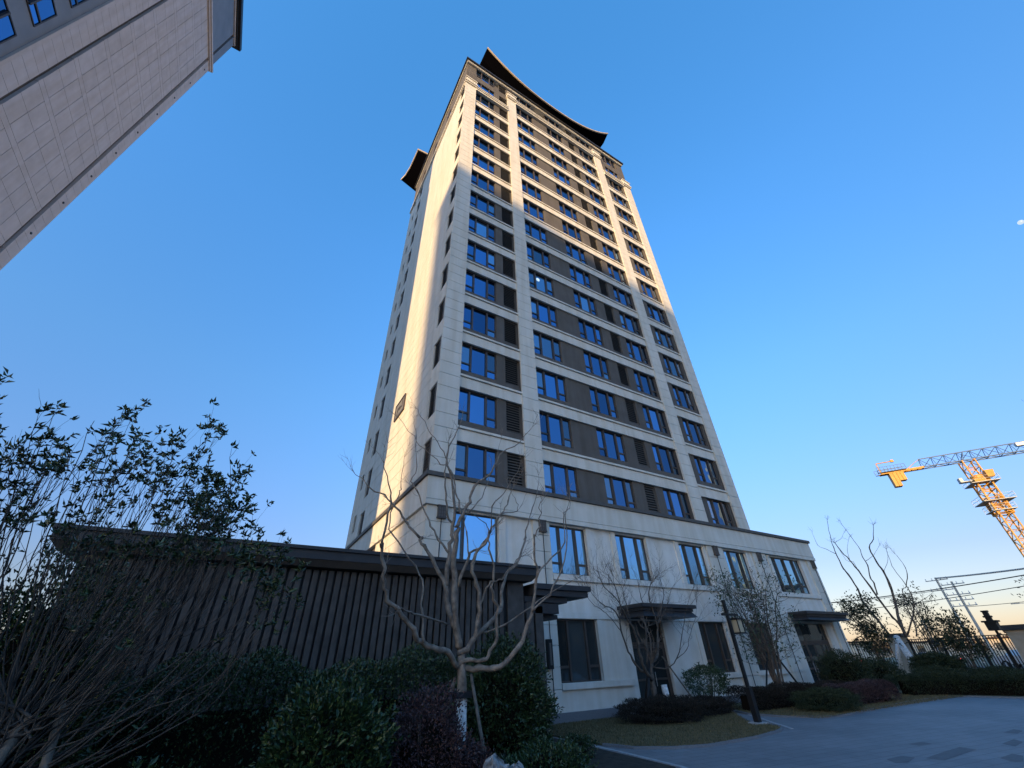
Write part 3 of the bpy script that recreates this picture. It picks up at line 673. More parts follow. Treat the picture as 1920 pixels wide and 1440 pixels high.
def canopy(xa, xb, y, z0, z1):
    mb = TB()
    mb.box(xa - .12, xb + .12, y - .12, 15.28, z1 - .14, z1)
    mb.box(xa, xb, y, 15.26, z1 - .26, z1 - .14)
    mb.hexa([(xa - .1, y - .1, z0), (xb + .1, y - .1, z0), (xb + .1, 15.25, z0), (xa - .1, 15.25, z0), (xa + .06, y + .06, z1 - .26), (xb - .06, y + .06, z1 - .26), (xb - .06, 15.25, z1 - .26), (xa + .06, 15.25, z1 - .26)])
    return mb.build('canopy', 'dark')
canopy(14.75, 17.95, 13.85, 3.32, 3.80)
canopy(28.45, 33.1, 14.3, 3.42, 3.86)

# ================================================================== WALL LANTERNS AND SCONCES (fixed to the podium, own things)
lan_me = MB().box(-.17, .17, -.12, .0, .06, .46).mesh('lantern_body', 'silver')
lb_ = MB().box(-.19, .19, -.14, .0, 0, .06).box(-.19, .19, -.14, .0, .46, .52)
for q in (-.15, -.05, .05, .15): lb_.box(q - .012, q + .012, -.135, -.12, .06, .46)
for q in (.16, .3): lb_.box(-.15, .15, -.134, -.1215, q, q + .02)
lg_me = lb_.mesh('lantern_grille', 'frame')
rod_me = MB().cyl((0, -.06, -6.1), (0, -.06, 0), .018, n=6).mesh('rod', 'black')
rod2_me = MB().cyl((0, -.06, -2.0), (0, -.06, 0), .018, n=6).mesh('rod', 'black')
for x, lab in ((5.95, 'square bronze wall lantern at the left corner of the podium wall'), (10.80, 'square bronze wall lantern above the dark gatehouse canopy'), (22.98, 'square bronze wall lantern left of the fifth upper podium window'), (27.28, 'square bronze wall lantern between the fifth and the widest upper window'), (33.62, 'square bronze wall lantern at the right end of the podium')):
    t = thing('wall_lantern', lab, 'wall lantern', (x, YF - .002, 6.62), 'square lanterns along the podium pilasters')
    put('lantern_body', lan_me, t); put('lantern_grille', lg_me, t); put('rod', rod_me, t)
sc_me = MB().box(-.11, .11, -.16, 0, 0, .95).mesh('sconce_body', 'black')
scg = MB().box(-.045, .045, -.172, -.161, .12, .83).mesh('lamp_panel', 'silver')
t = thing('wall_sconce', 'tall black box sconce beside the left ground floor window', 'sconce', (10.70, YF - .005, 1.62)); put('sconce_body', sc_me, t); put('lamp_panel', scg, t)

# ================================================================== LEFT TOWER
XL = -15.4
lt = thing('residential_tower', 'beige stone tower block rising steeply at the upper left, cut by the frame', 'tower', (XL, 25.4, 0))
class LB(MB):
    def build(s, name, m, parent=None, **kw):
        s.v = [(a - XL, b - 25.4, c) for a, b, c in s.v]; return MB.build(s, name, m, parent or lt, **kw)
LYN = 9.05
LB().box(XL - 22, XL - .14, LYN + .1, 25.3, 0, 54.0).build('wall', 'grey')
LF = 2.956; LZ0 = 26.2
lp = {}; lfield = MB()
def lpanel(y0, y1, z0, z1, x1, single, name):
    if single:
        k = (round(y1 - y0, 3), round(z1 - z0, 3), round(x1, 3), name)
        if k not in lp: lp[k] = MB().box(-.14 - XL * 0 - .001, x1 - XL, 0, y1 - y0, 0, z1 - z0).mesh(name, 'stone_left')
        put(name, lp[k], lt, (0, y0 - 25.4, z0))
    else: lfield.box(-.14, x1 - XL, y0 - 25.4, y1 - 25.4, z0, z1)
for k in range(-9, 7):
    zb = LZ0 + LF * k
    single = k >= -4
    lpanel(18.34, 24.28, zb - .17, zb + .17, XL + .0, single, 'band_panel')
    for q in range(6):
        y0 = 18.34 + q * .99
        for h in range(2):
            z0 = zb + .19 + h * 1.296; 
            lpanel(y0 + .014, y0 + .976, z0, min(z0 + 1.278, 46.7), XL - .0, single, 'wall_panel')
    for h in range(4):
        z0 = zb + h * LF/4
        lpanel(24.56, 25.4, z0 + .008, z0 + LF/4 - .008, XL + .02, single and h < 2, 'corner_panel')
        lpanel(16.9, 18.06, z0 + .008, z0 + LF/4 - .008, XL + .02, single and h < 2, 'pilaster_panel')
        lpanel(9.05, 12.6, z0 + .008, z0 + LF/4 - .008, XL + .02, False, 'wall_panel')
put('panel_field', lfield.mesh('panel_field', 'stone_left'), lt, kind='stuff')
hole = MB().cyl((.018, 0, 0), (.05, 0, 0), .07, n=10).mesh('vent_hole', 'black')
for k in range(-6, 7): put('vent_hole', hole, lt, (0.004, 24.98 - 25.4, LZ0 + LF * k + 1.8))
LB().box(XL - .2, XL - .05, 12.6, 16.9, 2, 53.2).build('recess_wall', 'blue_grey')
LB().box(XL - .15, XL + .06, 16.72, 16.9, 2, 46.7).build('recess_trim', 'stone_left')
lk = window_kit(1.9, 1.75, [.95], (1,), .5)
for k in range(-7, 8):
    z = LZ0 + LF * k + .6
    for y in (15.9, 13.6 + .0):
        f = put('window', lk[0], lt, (-.04, y - 25.4 + .3, z), rz=math.pi/2); f.location = (.0, y - 25.4 - 1.6, z)
        for pm_ in lk[1]: put('pane', pm_, f)
LB().box(XL - .14, XL + .12, LYN, 25.5, 46.7, 46.95).box(XL - .14, XL + .2, LYN - .1, 25.62, 46.95, 47.2).build('string_course', 'stone_left')
LB().box(XL - .14, XL - .02, 9.2, 24.3, 47.2, 52.9).box(XL - .14, XL + .0, 24.55, 25.3, 47.2, 52.9).build('grey_wall', 'blue_grey')
LB().box(XL - 22, XL + .08, LYN - .05, 25.38, 52.9, 53.15).build('frieze', 'stone_left')
LB().box(XL - 22.2, XL + .2, LYN - .2, 25.6, 53.15, 53.4).box(XL - 22.4, XL + .42, LYN - .45, 25.82, 53.4, 53.9).build('cornice', 'dark')

# ================================================================== NEIGHBOURING TOWERS (outside the frame; added and shaped for their shade and reflections)
def neighbour(name, label, x, y, w, d, h, m='stone', rz=0):
    t = thing(name, label, 'tower', (x, y, 0), 'neighbouring apartment towers outside the frame', rz)
    MB().box(0, w, 0, d, 0, h).build('wall', m, t)
    MB().box(-.4, w + .4, -.4, d + .4, h, h + .8).build('cornice', 'dark', t)
    wm = MB()
    for k in range(int(h // 3) - 1):
        for q in range(int(w // 3.6)):
            xx = 1.2 + q * 3.6
            wm.box(xx, xx + 2.1, -.03, 0, 1.2 + k * 3, 2.9 + k * 3); wm.box(xx, xx + 2.1, d, d + .03, 1.2 + k * 3, 2.9 + k * 3)
        for q in range(int(d // 3.6)):
            yy = 1.2 + q * 3.6
            wm.box(-.03, 0, yy, yy + 2.1, 1.2 + k * 3, 2.9 + k * 3); wm.box(w, w + .03, yy, yy + 2.1, 1.2 + k * 3, 2.9 + k * 3)
    wm.build('window', 'glass_dark', t)
    return t
SB = 170.0
px, py, pz = 5.33 - LDIR.x * SB, 15.3 - LDIR.y * SB, 33.2 - LDIR.z * SB  # shadow corner traced back along the light to place the blocking towers
neighbour('unseen_tower', 'unseen cream slab tower behind the viewer, narrowed to shape the shadow on the facade', px - 5, py - 24, 5, 24, pz - .8)
neighbour('unseen_tower', 'second unseen cream tower behind the viewer, added to keep the court in shade', px - 20, py - 62, 20, 37.5, pz - 2)
neighbour('unseen_tower', 'third unseen cream tower at the end of the row, added to lengthen the shade', px - 20, py - 104, 20, 41.5, pz - 4)
neighbour('unseen_tower', 'unseen thin sunlit tower shaped for its reflection in the right hand podium glass', 84, -20.5, 3.5, 4.6, 40, 'farwall')
neighbour('unseen_block', 'low sunlit block mirrored in the widest podium window', 84, -15, 14, 9, 11, 'farwall')
neighbour('unseen_block', 'unseen long low dark block added for dark reflections in the ground floor glass', -14, -52, 150, 12, 9, 'grey')  # put in to give the lower glass something dark to mirror

# ================================================================== DARK GATEHOUSE
gh = thing('gatehouse', 'low dark gatehouse with vertical slat wall and overhanging flat roof', 'gatehouse', (2, 10.5, 0))
class GB(MB):
    def build(s, name, m, parent=None, **kw):
        s.v = [(a - 2, b - 10.5, c) for a, b, c in s.v]; return MB.build(s, name, m, parent or gh, **kw)
GB().box(-2.75, 6.5, 11.02, 15.1, 0, 3.785).build('wall', 'black')
sl = MB().box(-.058, .058, -.09, 0, 0, 3.74).mesh('slat', 'slat')
nsl = 0
x = -2.7
while x < 6.35:
    put('slat', sl, gh, (x - 2 + random.uniform(-.004, .004), 11.0 - 10.5 + random.uniform(-.006, .006), .02)); x += .168
GB().box(-3.25, 7.3, 10.5, 15.1, 4.11, 4.18).box(-3.2, 7.24, 10.55, 15.1, 3.92, 4.11).build('roof', 'dark')
GB().hexa([(-3.08, 10.72, 3.79), (7.1, 10.72, 3.79), (7.1, 15.1, 3.79), (-3.08, 15.1, 3.79), (-3.19, 10.57, 3.918), (7.22, 10.57, 3.918), (7.22, 15.1, 3.918), (-3.19, 15.1, 3.918)]).build('fascia', 'ledge')
GB().box(6.42, 6.95, 10.95, 15.1, 0, 3.78).build('end_wall', 'slat')
GB().box(7.05, 7.28, 10.98, 15.1, 0, 3.3).box(7.36, 7.62, 11.0, 15.1, 0, 3.2).box(8.0, 8.12, 12.0, 15.1, 0, 3.2).build('column', 'slat')
GB().box(7.22, 9.3, 10.72, 15.08, 3.62, 3.76).box(7.2, 9.22, 10.8, 15.08, 3.46, 3.62).box(6.98, 8.5, 10.95, 15.0, 3.3, 3.44).build('side_canopy', 'dark')
GB().box(7.0, 8.2, 11.0, 14.8, 3.02, 3.28).box(7.0, 8.36, 11.3, 14.8, 2.9, 3.02).build('bracket', 'dark')

# ================================================================== LAMP POST
lp_ = thing('lamp_post', 'slim dark lamp post with hanging square lantern on the lawn tip', 'lamp post', (15.32, 10.42, .03))
MB().box(-.22, .22, -.22, .22, 0, .05).build('base_plate', 'kerb', lp_)
MB().box(-.085, .085, -.085, .085, .05, .95).build('lower_post', 'black', lp_)
MB().box(-.048, .048, -.048, .048, .95, 3.45).build('post', 'black', lp_)
MB().box(-.30, .62, -.03, .03, 3.02, 3.09).box(-.05, .05, -.05, .05, 3.45, 3.52).build('arm', 'black', lp_)
ln = MB()
for a, b in ((-.15, -.15), (.15, -.15), (-.15, .15), (.15, .15)): ln.box(.4 + a - .014, .4 + a + .014, b - .014, b + .014, 2.5, 2.9)
ln.box(.22, .58, -.18, .18, 2.9, 2.95).box(.22, .58, -.18, .18, 2.46, 2.5).cyl((.4, 0, 2.95), (.4, 0, 3.02), .015, n=6)
lq = ln.build('lantern', 'black', lp_)
MB().box(.27, .53, -.13, .13, 2.51, 2.89).build('lamp_shade', 'lampglass', lq)

# ================================================================== FENCE, PILLARS
def pillar(name, label, x, y, w, h, cap):
    t = thing(name, label, 'gate pillar', (x, y, 0), None)
    z = 0
    while z < h - .05:
        z1 = min(z + .62, h); MB().box(-w/2, w/2, -w/2, w/2, z + .01, z1 - .01).build('stone_block', 'tan', t); z = z1
    MB().box(-w/2 + .03, w/2 - .03, -w/2 + .03, w/2 - .03, 0, h).build('pillar_core', 'tan', t)
    MB().box(-w/2 - cap, w/2 + cap, -w/2 - cap, w/2 + cap, h, h + .12).box(-w/2 - cap + .1, w/2 + cap - .1, -w/2 - cap + .1, w/2 + cap - .1, h + .12, h + .3).build('pillar_cap', 'dark', t)
    return t
pillar('fence_pillar', 'tan stone fence pillar with flat dark cap under the bare tree', 53.4, 19.7, 1.2, 2.75, .18)
pillar('gate_pillar', 'broad tan stone gate pillar at the right edge of the photo', 48.2, 9.5, 2.6, 2.75, .2)
bar = MB().box(-.022, .022, -.022, .022, .1, 2.5).mesh('bar', 'black')
def fence(x0, y0, x1, y1, label):
    L = math.hypot(x1 - x0, y1 - y0); a = math.atan2(y1 - y0, x1 - x0)
    t = thing('iron_fence', label, 'fence', (x0, y0, 0), 'iron fence along the street', a)
    MB().box(0, L, -.03, .03, 2.3, 2.36).box(0, L, -.03, .03, .3, .36).box(0, L, -.04, .04, 2.5, 2.56).build('rail', 'black', t)
    MB().box(0, L, -.15, .15, 0, .1).build('kerb_wall', 'tan', t)
    n = int(L / .21)
    for i in range(n): put('bar', bar, t, ((i + .5) * L / n, 0, 0))
    for i in range(int(L // 3) + 1): MB().box(i * 3 - .05, i * 3 + .05, -.05, .05, .1, 2.6).build('post', 'black', t)
fence(53.5, 20.3, 52.0, 36, 'black iron bar fence beyond the podium, left of the fence pillar')
fence(49.1, 10.8, 53.2, 19.0, 'black iron bar fence between the fence pillar and the gate pillar')
def gate_lamp(label, x, y, z, s=1.0):
    t = thing('street_lantern', label, 'lantern', (x, y, z), 'dark lantern posts by the street')
    MB().cyl((0, 0, -z), (0, 0, 1.05 * s), .10, .08, n=8).build('post', 'black', t)
    MB().box(-.32 * s, .32 * s, -.32 * s, .32 * s, .55 * s, .63 * s).box(-.24 * s, .24 * s, -.24 * s, .24 * s, .15 * s, .55 * s).box(-.12 * s, .12 * s, -.12 * s, .12 * s, .63 * s, .78 * s).box(-.17 * s, .17 * s, -.17 * s, .17 * s, .78 * s, .86 * s).box(-.11 * s, .11 * s, -.11 * s, .11 * s, .86 * s, 1.05 * s).box(-.14 * s, .14 * s, -.14 * s, .14 * s, 1.05 * s, 1.12 * s).build('lamp_head', 'black', t)
gate_lamp('dark lantern post standing on the wall beside the gate pillar', 49.2, 11.8, 2.6, 1.35)
gate_lamp('small dark lantern post beside the right end of the podium', 52.4, 25.6, 2.3, 1.0)

# ================================================================== STREET BEYOND
def utility_pole(label, x, y, h, arms):
    t = thing('utility_pole', label, 'utility pole', (x, y, 0), 'concrete utility poles on the street')
    MB().cyl((0, 0, 0), (0, 0, h), .2, .13, n=10).build('pole', 'concrete', t)
    for z in arms:
        MB().box(-.05, .05, -1.3, 1.3, z, z + .1).build('crossarm', 'steel', t)
        im = MB()
        for q in (-1.2, -.5, .5, 1.2): im.cyl((0, q, z + .1), (0, q, z + .38), .06, .04, n=6)
        im.build('insulator', 'white', t)
utility_pole('tall pale utility pole carrying a thick bundle of cables', 86.6, 23.8, 10.3, (9.9, 8.6))
utility_pole('pale utility pole with white insulators just right of its twin', 86.9, 22.4, 9.6, (9.2, 7.9, 7.2, 6.5))
def cable(label, P, r, m='black', sag=.6):
    a, b = Vector(P[0]), Vector(P[1]); pts = []
    for i in range(21):
        s = i / 20; p = a.lerp(b, s); p.z -= sag * 4 * s * (1 - s); pts.append(p)
    o = MB().tube(pts, r, r, 5).build('power_cable', m, label=label, cat='cable', group='overhead cables')
cable('thick overhead cable sweeping right from the pole top', ((86.6, 23.8, 10.2), (70, -4, 9.4)), .10, 'concrete', .5)
cable('upper dark overhead cable running behind the podium end', ((72.5, 36, 7.6), (66.5, 7, 7.9)), .05, 'black', .35)
cable('lower dark overhead cable running behind the podium end', ((72.5, 36, 6.4), (66.5, 7, 7.1)), .035, 'black', .4)
cable('thin overhead wire between the pole and the far left', ((86.6, 23.8, 8.7), (70, 60, 10.5)), .03, 'black', 1.3)
cable('thin lower overhead wire right of the twin poles', ((86.9, 22.4, 6.4), (74, 0, 6.6)), .03, 'black', .3)
def street_light(label, x, y, h, az):
    t = thing('street_light', label, 'street light', (x, y, 0), 'street lights along the road')
    MB().cyl((0, 0, 0), (0, 0, h), .07, .045, n=8).build('pole', 'steel', t)
    for s in (-1, 1):
        dx, dy = math.cos(az) * s, math.sin(az) * s
        MB().tube([(0, 0, h - .3), (dx * .7, dy * .7, h + .1), (dx * 1.6, dy * 1.6, h + .15)], .04, .03, 5).build('arm', 'steel', t)
        MB().hexa([(dx*1.5 - .1, dy*1.5 - .1, h + .1), (dx*1.5 + .1, dy*1.5 - .1, h + .1), (dx*2.2 + .1, dy*2.2 + .1, h + .1), (dx*2.2 - .1, dy*2.2 + .1, h + .1), (dx*1.5 - .1, dy*1.5 - .1, h + .2), (dx*1.5 + .1, dy*1.5 - .1, h + .2), (dx*2.2 + .1, dy*2.2 + .1, h + .2), (dx*2.2 - .1, dy*2.2 + .1, h + .2)]).build('lamp_head', 'steel', t)
street_light('thin street light with two arms above the gate pillar', 96, 17.5, 6.6, math.pi/2)
street_light('slender double street light just right of the podium end', 77.5, 39.2, 8.2, math.pi/2)
street_light('bare lamp pole leaning line left of the utility poles', 84, 27, 7.4, .3)
def car(label, x, y, rz, body):
    t = thing('car', label, 'car', (x, y, 0), None, rz)
    prof = [(-2.2, .35), (-2.25, .75), (-1.95, .98), (-1.45, 1.02), (-.85, 1.45), (.55, 1.48), (1.15, 1.05), (2.0, .92), (2.25, .7), (2.25, .35)]
    mb = MB(); n = len(prof)
    for w, k in ((-.86, 1), (.86, 1)):
        for a, z in prof: mb.v.append((a, w * (.82 if z > 1.1 else 1), z))
    mb.f += [tuple(range(n - 1, -1, -1)), tuple(range(n, 2*n))] + [(i, (i+1) % n, n + (i+1) % n, n + i) for i in range(n)]
    mb.build('body', body, t)
    MB().hexa([(-1.35, -.78, 1.05), (1.0, -.78, 1.05), (1.0, .78, 1.05), (-1.35, .78, 1.05), (-.83, -.72, 1.4), (.5, -.72, 1.4), (.5, .72, 1.4), (-.83, .72, 1.4)]).build('side_window', 'glass_dark', t)
    for a in (-1.35, 1.35):
        for w in (-.82, .82):
            wh = MB().cyl((a, w - .1, .32), (a, w + .1, .32), .32, n=16).build('wheel', 'rubber', t)
            MB().cyl((a, w - .11, .32), (a, w + .11, .32), .18, n=12).build('rim', 'steel', wh)
    for w in (-.62, .62): MB().box(-2.28, -2.2, w - .2, w + .2, .68, .86).build('tail_light', 'taillight', t)
    for w in (-.62, .62): MB().box(2.2, 2.27, w - .2, w + .2, .6, .76).build('headlight', 'white', t)
car('silver saloon car seen through the fence with red tail lights', 66.5, 15.0, math.radians(78), 'car')
car('dark saloon car seen through the fence near the pillar', 67.0, 22.5, math.radians(84), 'car_dark')
car('pale saloon car on the road beyond the fence, far left', 66.0, 31.5, math.radians(84), 'car')
def far_house(label, x, y, w, d, h, rz):
    t = thing('far_house', label, 'house', (x, y, 0), 'low sunlit buildings across the road', rz)
    MB().box(0, w, 0, d, 0, h).build('wall', 'farwall', t); MB().box(-.4, w + .4, -.4, d + .4, h, h + .25).build('roof', 'farroof', t)
    me = MB().box(-.03, .0, 0, 1.3, 0, 1.2).mesh('window', 'glass_dark')
    for q in range(int(d // 3)): put('window', me, t, (0, 1 + q * 3, 1.1))
far_house('long low sunlit building beyond the fence by the podium end', 118, 52, 12, 20, 3.2, .1)
far_house('low sunlit building behind the fence pillar', 128, 36, 12, 12, 2.8, .1)
far_house('low sunlit building between the fence pillar and the utility poles', 130, 24, 10, 9, 3.0, .1)
far_house('small sunlit building beyond the street, near the gate pillar', 140, 12, 12, 9, 3.0, .1)
# far tree line on the horizon: one mass
P = []
for i in range(5200):
    a = RNG.uniform(-.5, 1.25); r = RNG.uniform(300, 420); hgt = 4.0 + 2.5 * math.sin(a * 37) + 2 * math.sin(a * 91 + 1)
    P.append((r * math.cos(a), r * math.sin(a), RNG.uniform(0, max(1.5, hgt))))
P = np.array(P); V, F = leaves(P, RNG.normal(size=P.shape), 2.6, 2.0, RNG)
put('treeline', raw_mesh('treeline', V, F, 'leaf_brown'), kind='stuff')

# ================================================================== TOWER CRANE
cx, cy = 118.5, 17.9
cr = thing('tower_crane', 'yellow tower crane with blue lattice jib standing beyond the street', 'crane', (cx, cy, 0))
cr.rotation_euler = (0, 0, math.atan2(-.851, .525))            # local +x runs along the jib
def lattice(mb, p0, p1, w, h, bays, rc, rb, tri=False):
    p0, p1 = Vector(p0), Vector(p1); d = (p1 - p0).normalized(); L = (p1 - p0).length
    u = Vector((0, 1, 0)) if abs(d.x) > .5 else Vector((1, 0, 0)); v = d.cross(u)
    if abs(d.x) > .5: v = Vector((0, 0, 1))
    else: v = Vector((0, 1, 0))
    C = [u * (-w/2), u * (w/2)] + ([v * h] if tri else [u * (w/2) + v * h, u * (-w/2) + v * h])
    if not tri and abs(d.x) <= .5: C = [u*(-w/2) - v*(h/2), u*(w/2) - v*(h/2), u*(w/2) + v*(h/2), u*(-w/2) + v*(h/2)]
    for c in C: mb.cyl(p0 + c, p1 + c, rc, n=4)
    k = len(C)
    for i in range(bays):
        a, b = p0 + d * (L * i / bays), p0 + d * (L * (i + 1) / bays)
        for j in range(k):
            q = (j + 1) % k
            mb.cyl(a + C[j], b + C[q] if i % 2 == 0 else a + C[q], rb, n=3) if False else None
            mb.cyl(a + C[j], a + C[q], rb, n=3)
            if i % 2: mb.cyl(a + C[j], b + C[q], rb, n=3)
            else: mb.cyl(a + C[q], b + C[j], rb, n=3)
    return mb
lattice(MB(), (0, 0, 0), (0, 0, 25.5), 1.75, 1.75, 16, .13, .075).build('mast', 'crane_yellow', cr)
cg = lattice(MB(), (0, 0, 22.0), (0, 0, 28.2), 2.15, 2.15, 4, .17, .11); cg.build('climbing_cage', 'crane_yellow', cr)
for z, w in ((27.9, 2.1), (24.3, 2.3), (22.6, 1.7)):
    pm_ = MB().box(-w, w, -w, -1.15, z, z + .1).box(-w, w, 1.15, w, z, z + .1).box(-w, -1.15, -1.15, 1.15, z, z + .1).box(1.15, w, -1.15, 1.15, z, z + .1)
    pm_.build('platform', 'steel', cr)
    rl = MB()
    for a, b in ((-w, -w), (w, -w), (w, w), (-w, w), (0, -w), (0, w), (-w, 0), (w, 0)): rl.cyl((a, b, z + .1), (a, b, z + 1.1), .03, n=4)
    for zz in (z + .6, z + 1.1):
        rl.cyl((-w, -w, zz), (w, -w, zz), .025, n=4); rl.cyl((w, -w, zz), (w, w, zz), .025, n=4); rl.cyl((w, w, zz), (-w, w, zz), .025, n=4); rl.cyl((-w, w, zz), (-w, -w, zz), .025, n=4)
    rl.build('railing', 'steel', cr)
MB().box(-1.15, 1.15, -1.15, 1.15, 28.2, 28.9).cyl((0, 0, 28.9), (0, 0, 29.6), 1.05, n=16).build('slewing_ring', 'crane_yellow', cr)
lattice(MB(), (0, 0, 29.4), (0, 0, 32.7), 1.9, 1.9, 2, .14, .08).build('top_section', 'crane_yellow', cr)
MB().box(-3.0, -1.3, -.7, .5, 28.6, 28.75).box(-3.0, -2.5, -.6, .4, 28.75, 29.5).build('winch_platform', 'steel', cr)
cab = MB().hexa([(.6, -2.2, 28.6), (1.6, -2.2, 28.6), (1.6, -1.2, 28.6), (.6, -1.2, 28.6), (.6, -2.2, 29.9), (1.9, -2.2, 29.9), (1.9, -1.2, 29.9), (.6, -1.2, 29.9)]); cab.build('cab', 'crane_yellow', cr)
jb = lattice(MB(), (-6.8, 0, 32.75), (30, 0, 32.75), 1.5, 1.9, 18, .12, .065, tri=True)
jb.cyl((-.6, -.75, 32.75), (0.4, 0, 34.7), .09, n=4).cyl((-.6, .75, 32.75), (0.4, 0, 34.7), .09, n=4)
jb.build('jib', 'crane_blue', cr)
cj = MB().box(-14.2, -6.8, -.7, -.5, 32.6, 32.95).box(-14.2, -6.8, .5, .7, 32.6, 32.95).box(-14.2, -10.5, -.5, .5, 32.66, 32.72)
for q in range(7): cj.box(-14 + q * 1.05, -13.9 + q * 1.05, -.5, .5, 32.73, 32.85)
cj.build('counter_jib', 'crane_yellow', cr)
MB().cyl((-6.8, 0, 34.6), (-9.5, .5, 33.0), .05, n=4).cyl((-6.8, 0, 34.6), (-9.5, -.5, 33.0), .05, n=4).build('tie_bar', 'crane_yellow', cr)
rl = MB()
for q in range(9):
    for s in (-1.2, 1.2): rl.cyl((-14.6 + q * .6, s, 32.9), (-14.6 + q * .6, s, 34.0), .05, n=4)
for s in (-1.2, 1.2):
    for z in (33.4, 34.0): rl.cyl((-14.6, s, z), (-9.8, s, z), .05, n=4)
    rl.box(-14.6, -9.8, s - .5, s + .02, 32.88, 32.93) if s > 0 else rl.box(-14.6, -9.8, s - .02, s + .5, 32.88, 32.93)
rl.build('railing', 'crane_blue', cr)
MB().cyl((-13.9, 0, 33.0), (-13.9, 0, 35.2), .1, n=6).cyl((-13.9, 0, 35.2), (-10.9, 0, 35.2), .1, n=6).box(-11.3, -10.8, -.2, .2, 35.0, 35.5).build('davit', 'crane_yellow', cr)
cwm = MB().box(-.28, .28, -.65, .65, 0, 2.9).mesh('counterweight', 'crane_yellow')
for q, dz in ((0, 0), (1, .0), (2, 1.1), (3, 1.1)):
    o = put('counterweight', cwm, cr, (-12.6 + q * .62, 0, 29.75 + dz)); o.scale = (1, 1, 1 if dz == 0 else .62)
MB().box(8.2, 10.0, -.5, .3, 33.9, 34.5).build('sign_panel', 'white', cr)

# ================================================================== MOON
md = Vector((.852, -.0878, .5214)).normalized() * 3200
bm_ = MB()
n1, n2 = 20, 10
for i in range(n2 + 1):
    for j in range(n1):
        th, ph = math.pi * i / n2, 2 * math.pi * j / n1
        bm_.v.append((11 * math.sin(th) * math.cos(ph), 11 * math.sin(th) * math.sin(ph), 11 * math.cos(th)))
for i in range(n2):
    for j in range(n1):
        a, b = i*n1 + j, i*n1 + (j+1) % n1; bm_.f.append((a, a + n1, b + n1, b))
put('moon', bm_.mesh('moon', 'moon', True), None, md, 'pale daytime moon at the right edge of the sky', 'moon')

# ================================================================== PLANTS
def twig(mb, p, d, L, r, depth, rng, up=.25, spread=.7, n=3, kids=(2, 4), tips=None):
    """an irregular shoot with side shoots"""
    pts = [Vector(p)]; d = Vector(d).normalized(); k = 4
    for i in range(k):
        d = (d + Vector((rng.gauss(0, .16), rng.gauss(0, .16), rng.gauss(0, .12) + up * .25))).normalized()
        pts.append(pts[-1] + d * (L / k))
    mb.tube(pts, r, r * .45, n, cap=False)
    if tips is not None and depth <= 1: tips.append((pts[-1].copy(), d.copy())); tips.append((pts[-2].copy(), d.copy()))
    if depth > 0:
        for q in range(rng.randint(*kids)):
            i = rng.randint(1, k); dd = (pts[i] - pts[i-1]).normalized()
            side = Vector((rng.gauss(0, 1), rng.gauss(0, 1), rng.gauss(0, .6))); side = (side - dd * side.dot(dd)).normalized()
            twig(mb, pts[i], (dd + side * spread).normalized(), L * rng.uniform(.45, .8), r * .6, depth - 1, rng, up, spread, n, kids, tips)

def smooth_path(pts, sub=3):
    P = [Vector(p) for p in pts]; o = []
    for i in range(len(P) - 1):
        a, b, c, d = P[max(i-1, 0)], P[i], P[i+1], P[min(i+2, len(P)-1)]
        for s in range(sub):
            t = s / sub
            o.append(.5 * ((2*b) + (c - a)*t + (2*a - 5*b + 4*c - d)*t*t + (3*b - a - 3*c + d)*t*t*t))
    o.append(P[-1]); return o

def bare_tree(label, base, limbs, bark, seed, tl, td, cat='tree', group=None, twr=.006, along=2, sub=3, kink=.014, tup=.25, lk_=.9):
    rng = random.Random(seed)
    t = thing('bare_tree', label, cat, base, group)
    B = Vector(base); tw_ = MB()
    for pts, r0, r1 in limbs:
        P = smooth_path(pts, sub)
        r0, r1 = r0 * lk_, r1 * lk_
        P = [p - B + Vector((rng.gauss(0, kink), rng.gauss(0, kink), rng.gauss(0, kink))) if 0 < i < len(P) - 1 else p - B for i, p in enumerate(P)]
        MB().tube(P, r0, r1, 7 if r0 > .03 else 5, knots=rng).build('branch', bark, t, smooth=True)
        n = len(P)
        d = (P[-1] - P[-2]).normalized()
        for q in range(3): twig(tw_, P[-1], d + Vector((rng.gauss(0, .35), rng.gauss(0, .35), rng.gauss(0, .25))), tl * rng.uniform(.6, 1.1), max(r1 * .8, twr * .8), td, rng, tup)
        for q in range(int(along * n / 10)):
            i = rng.randint(int(n * .45), n - 2); dd = (P[i+1] - P[i]).normalized()
            s = Vector((rng.gauss(0, 1), rng.gauss(0, 1), rng.gauss(0, .5))); s = (s - dd * s.dot(dd)).normalized()
            twig(tw_, P[i], dd * .7 + s * .8, tl * rng.uniform(.5, 1.0), twr, td, rng, tup)
    tw_.build('twigs', bark, t, kind='stuff')
    return t

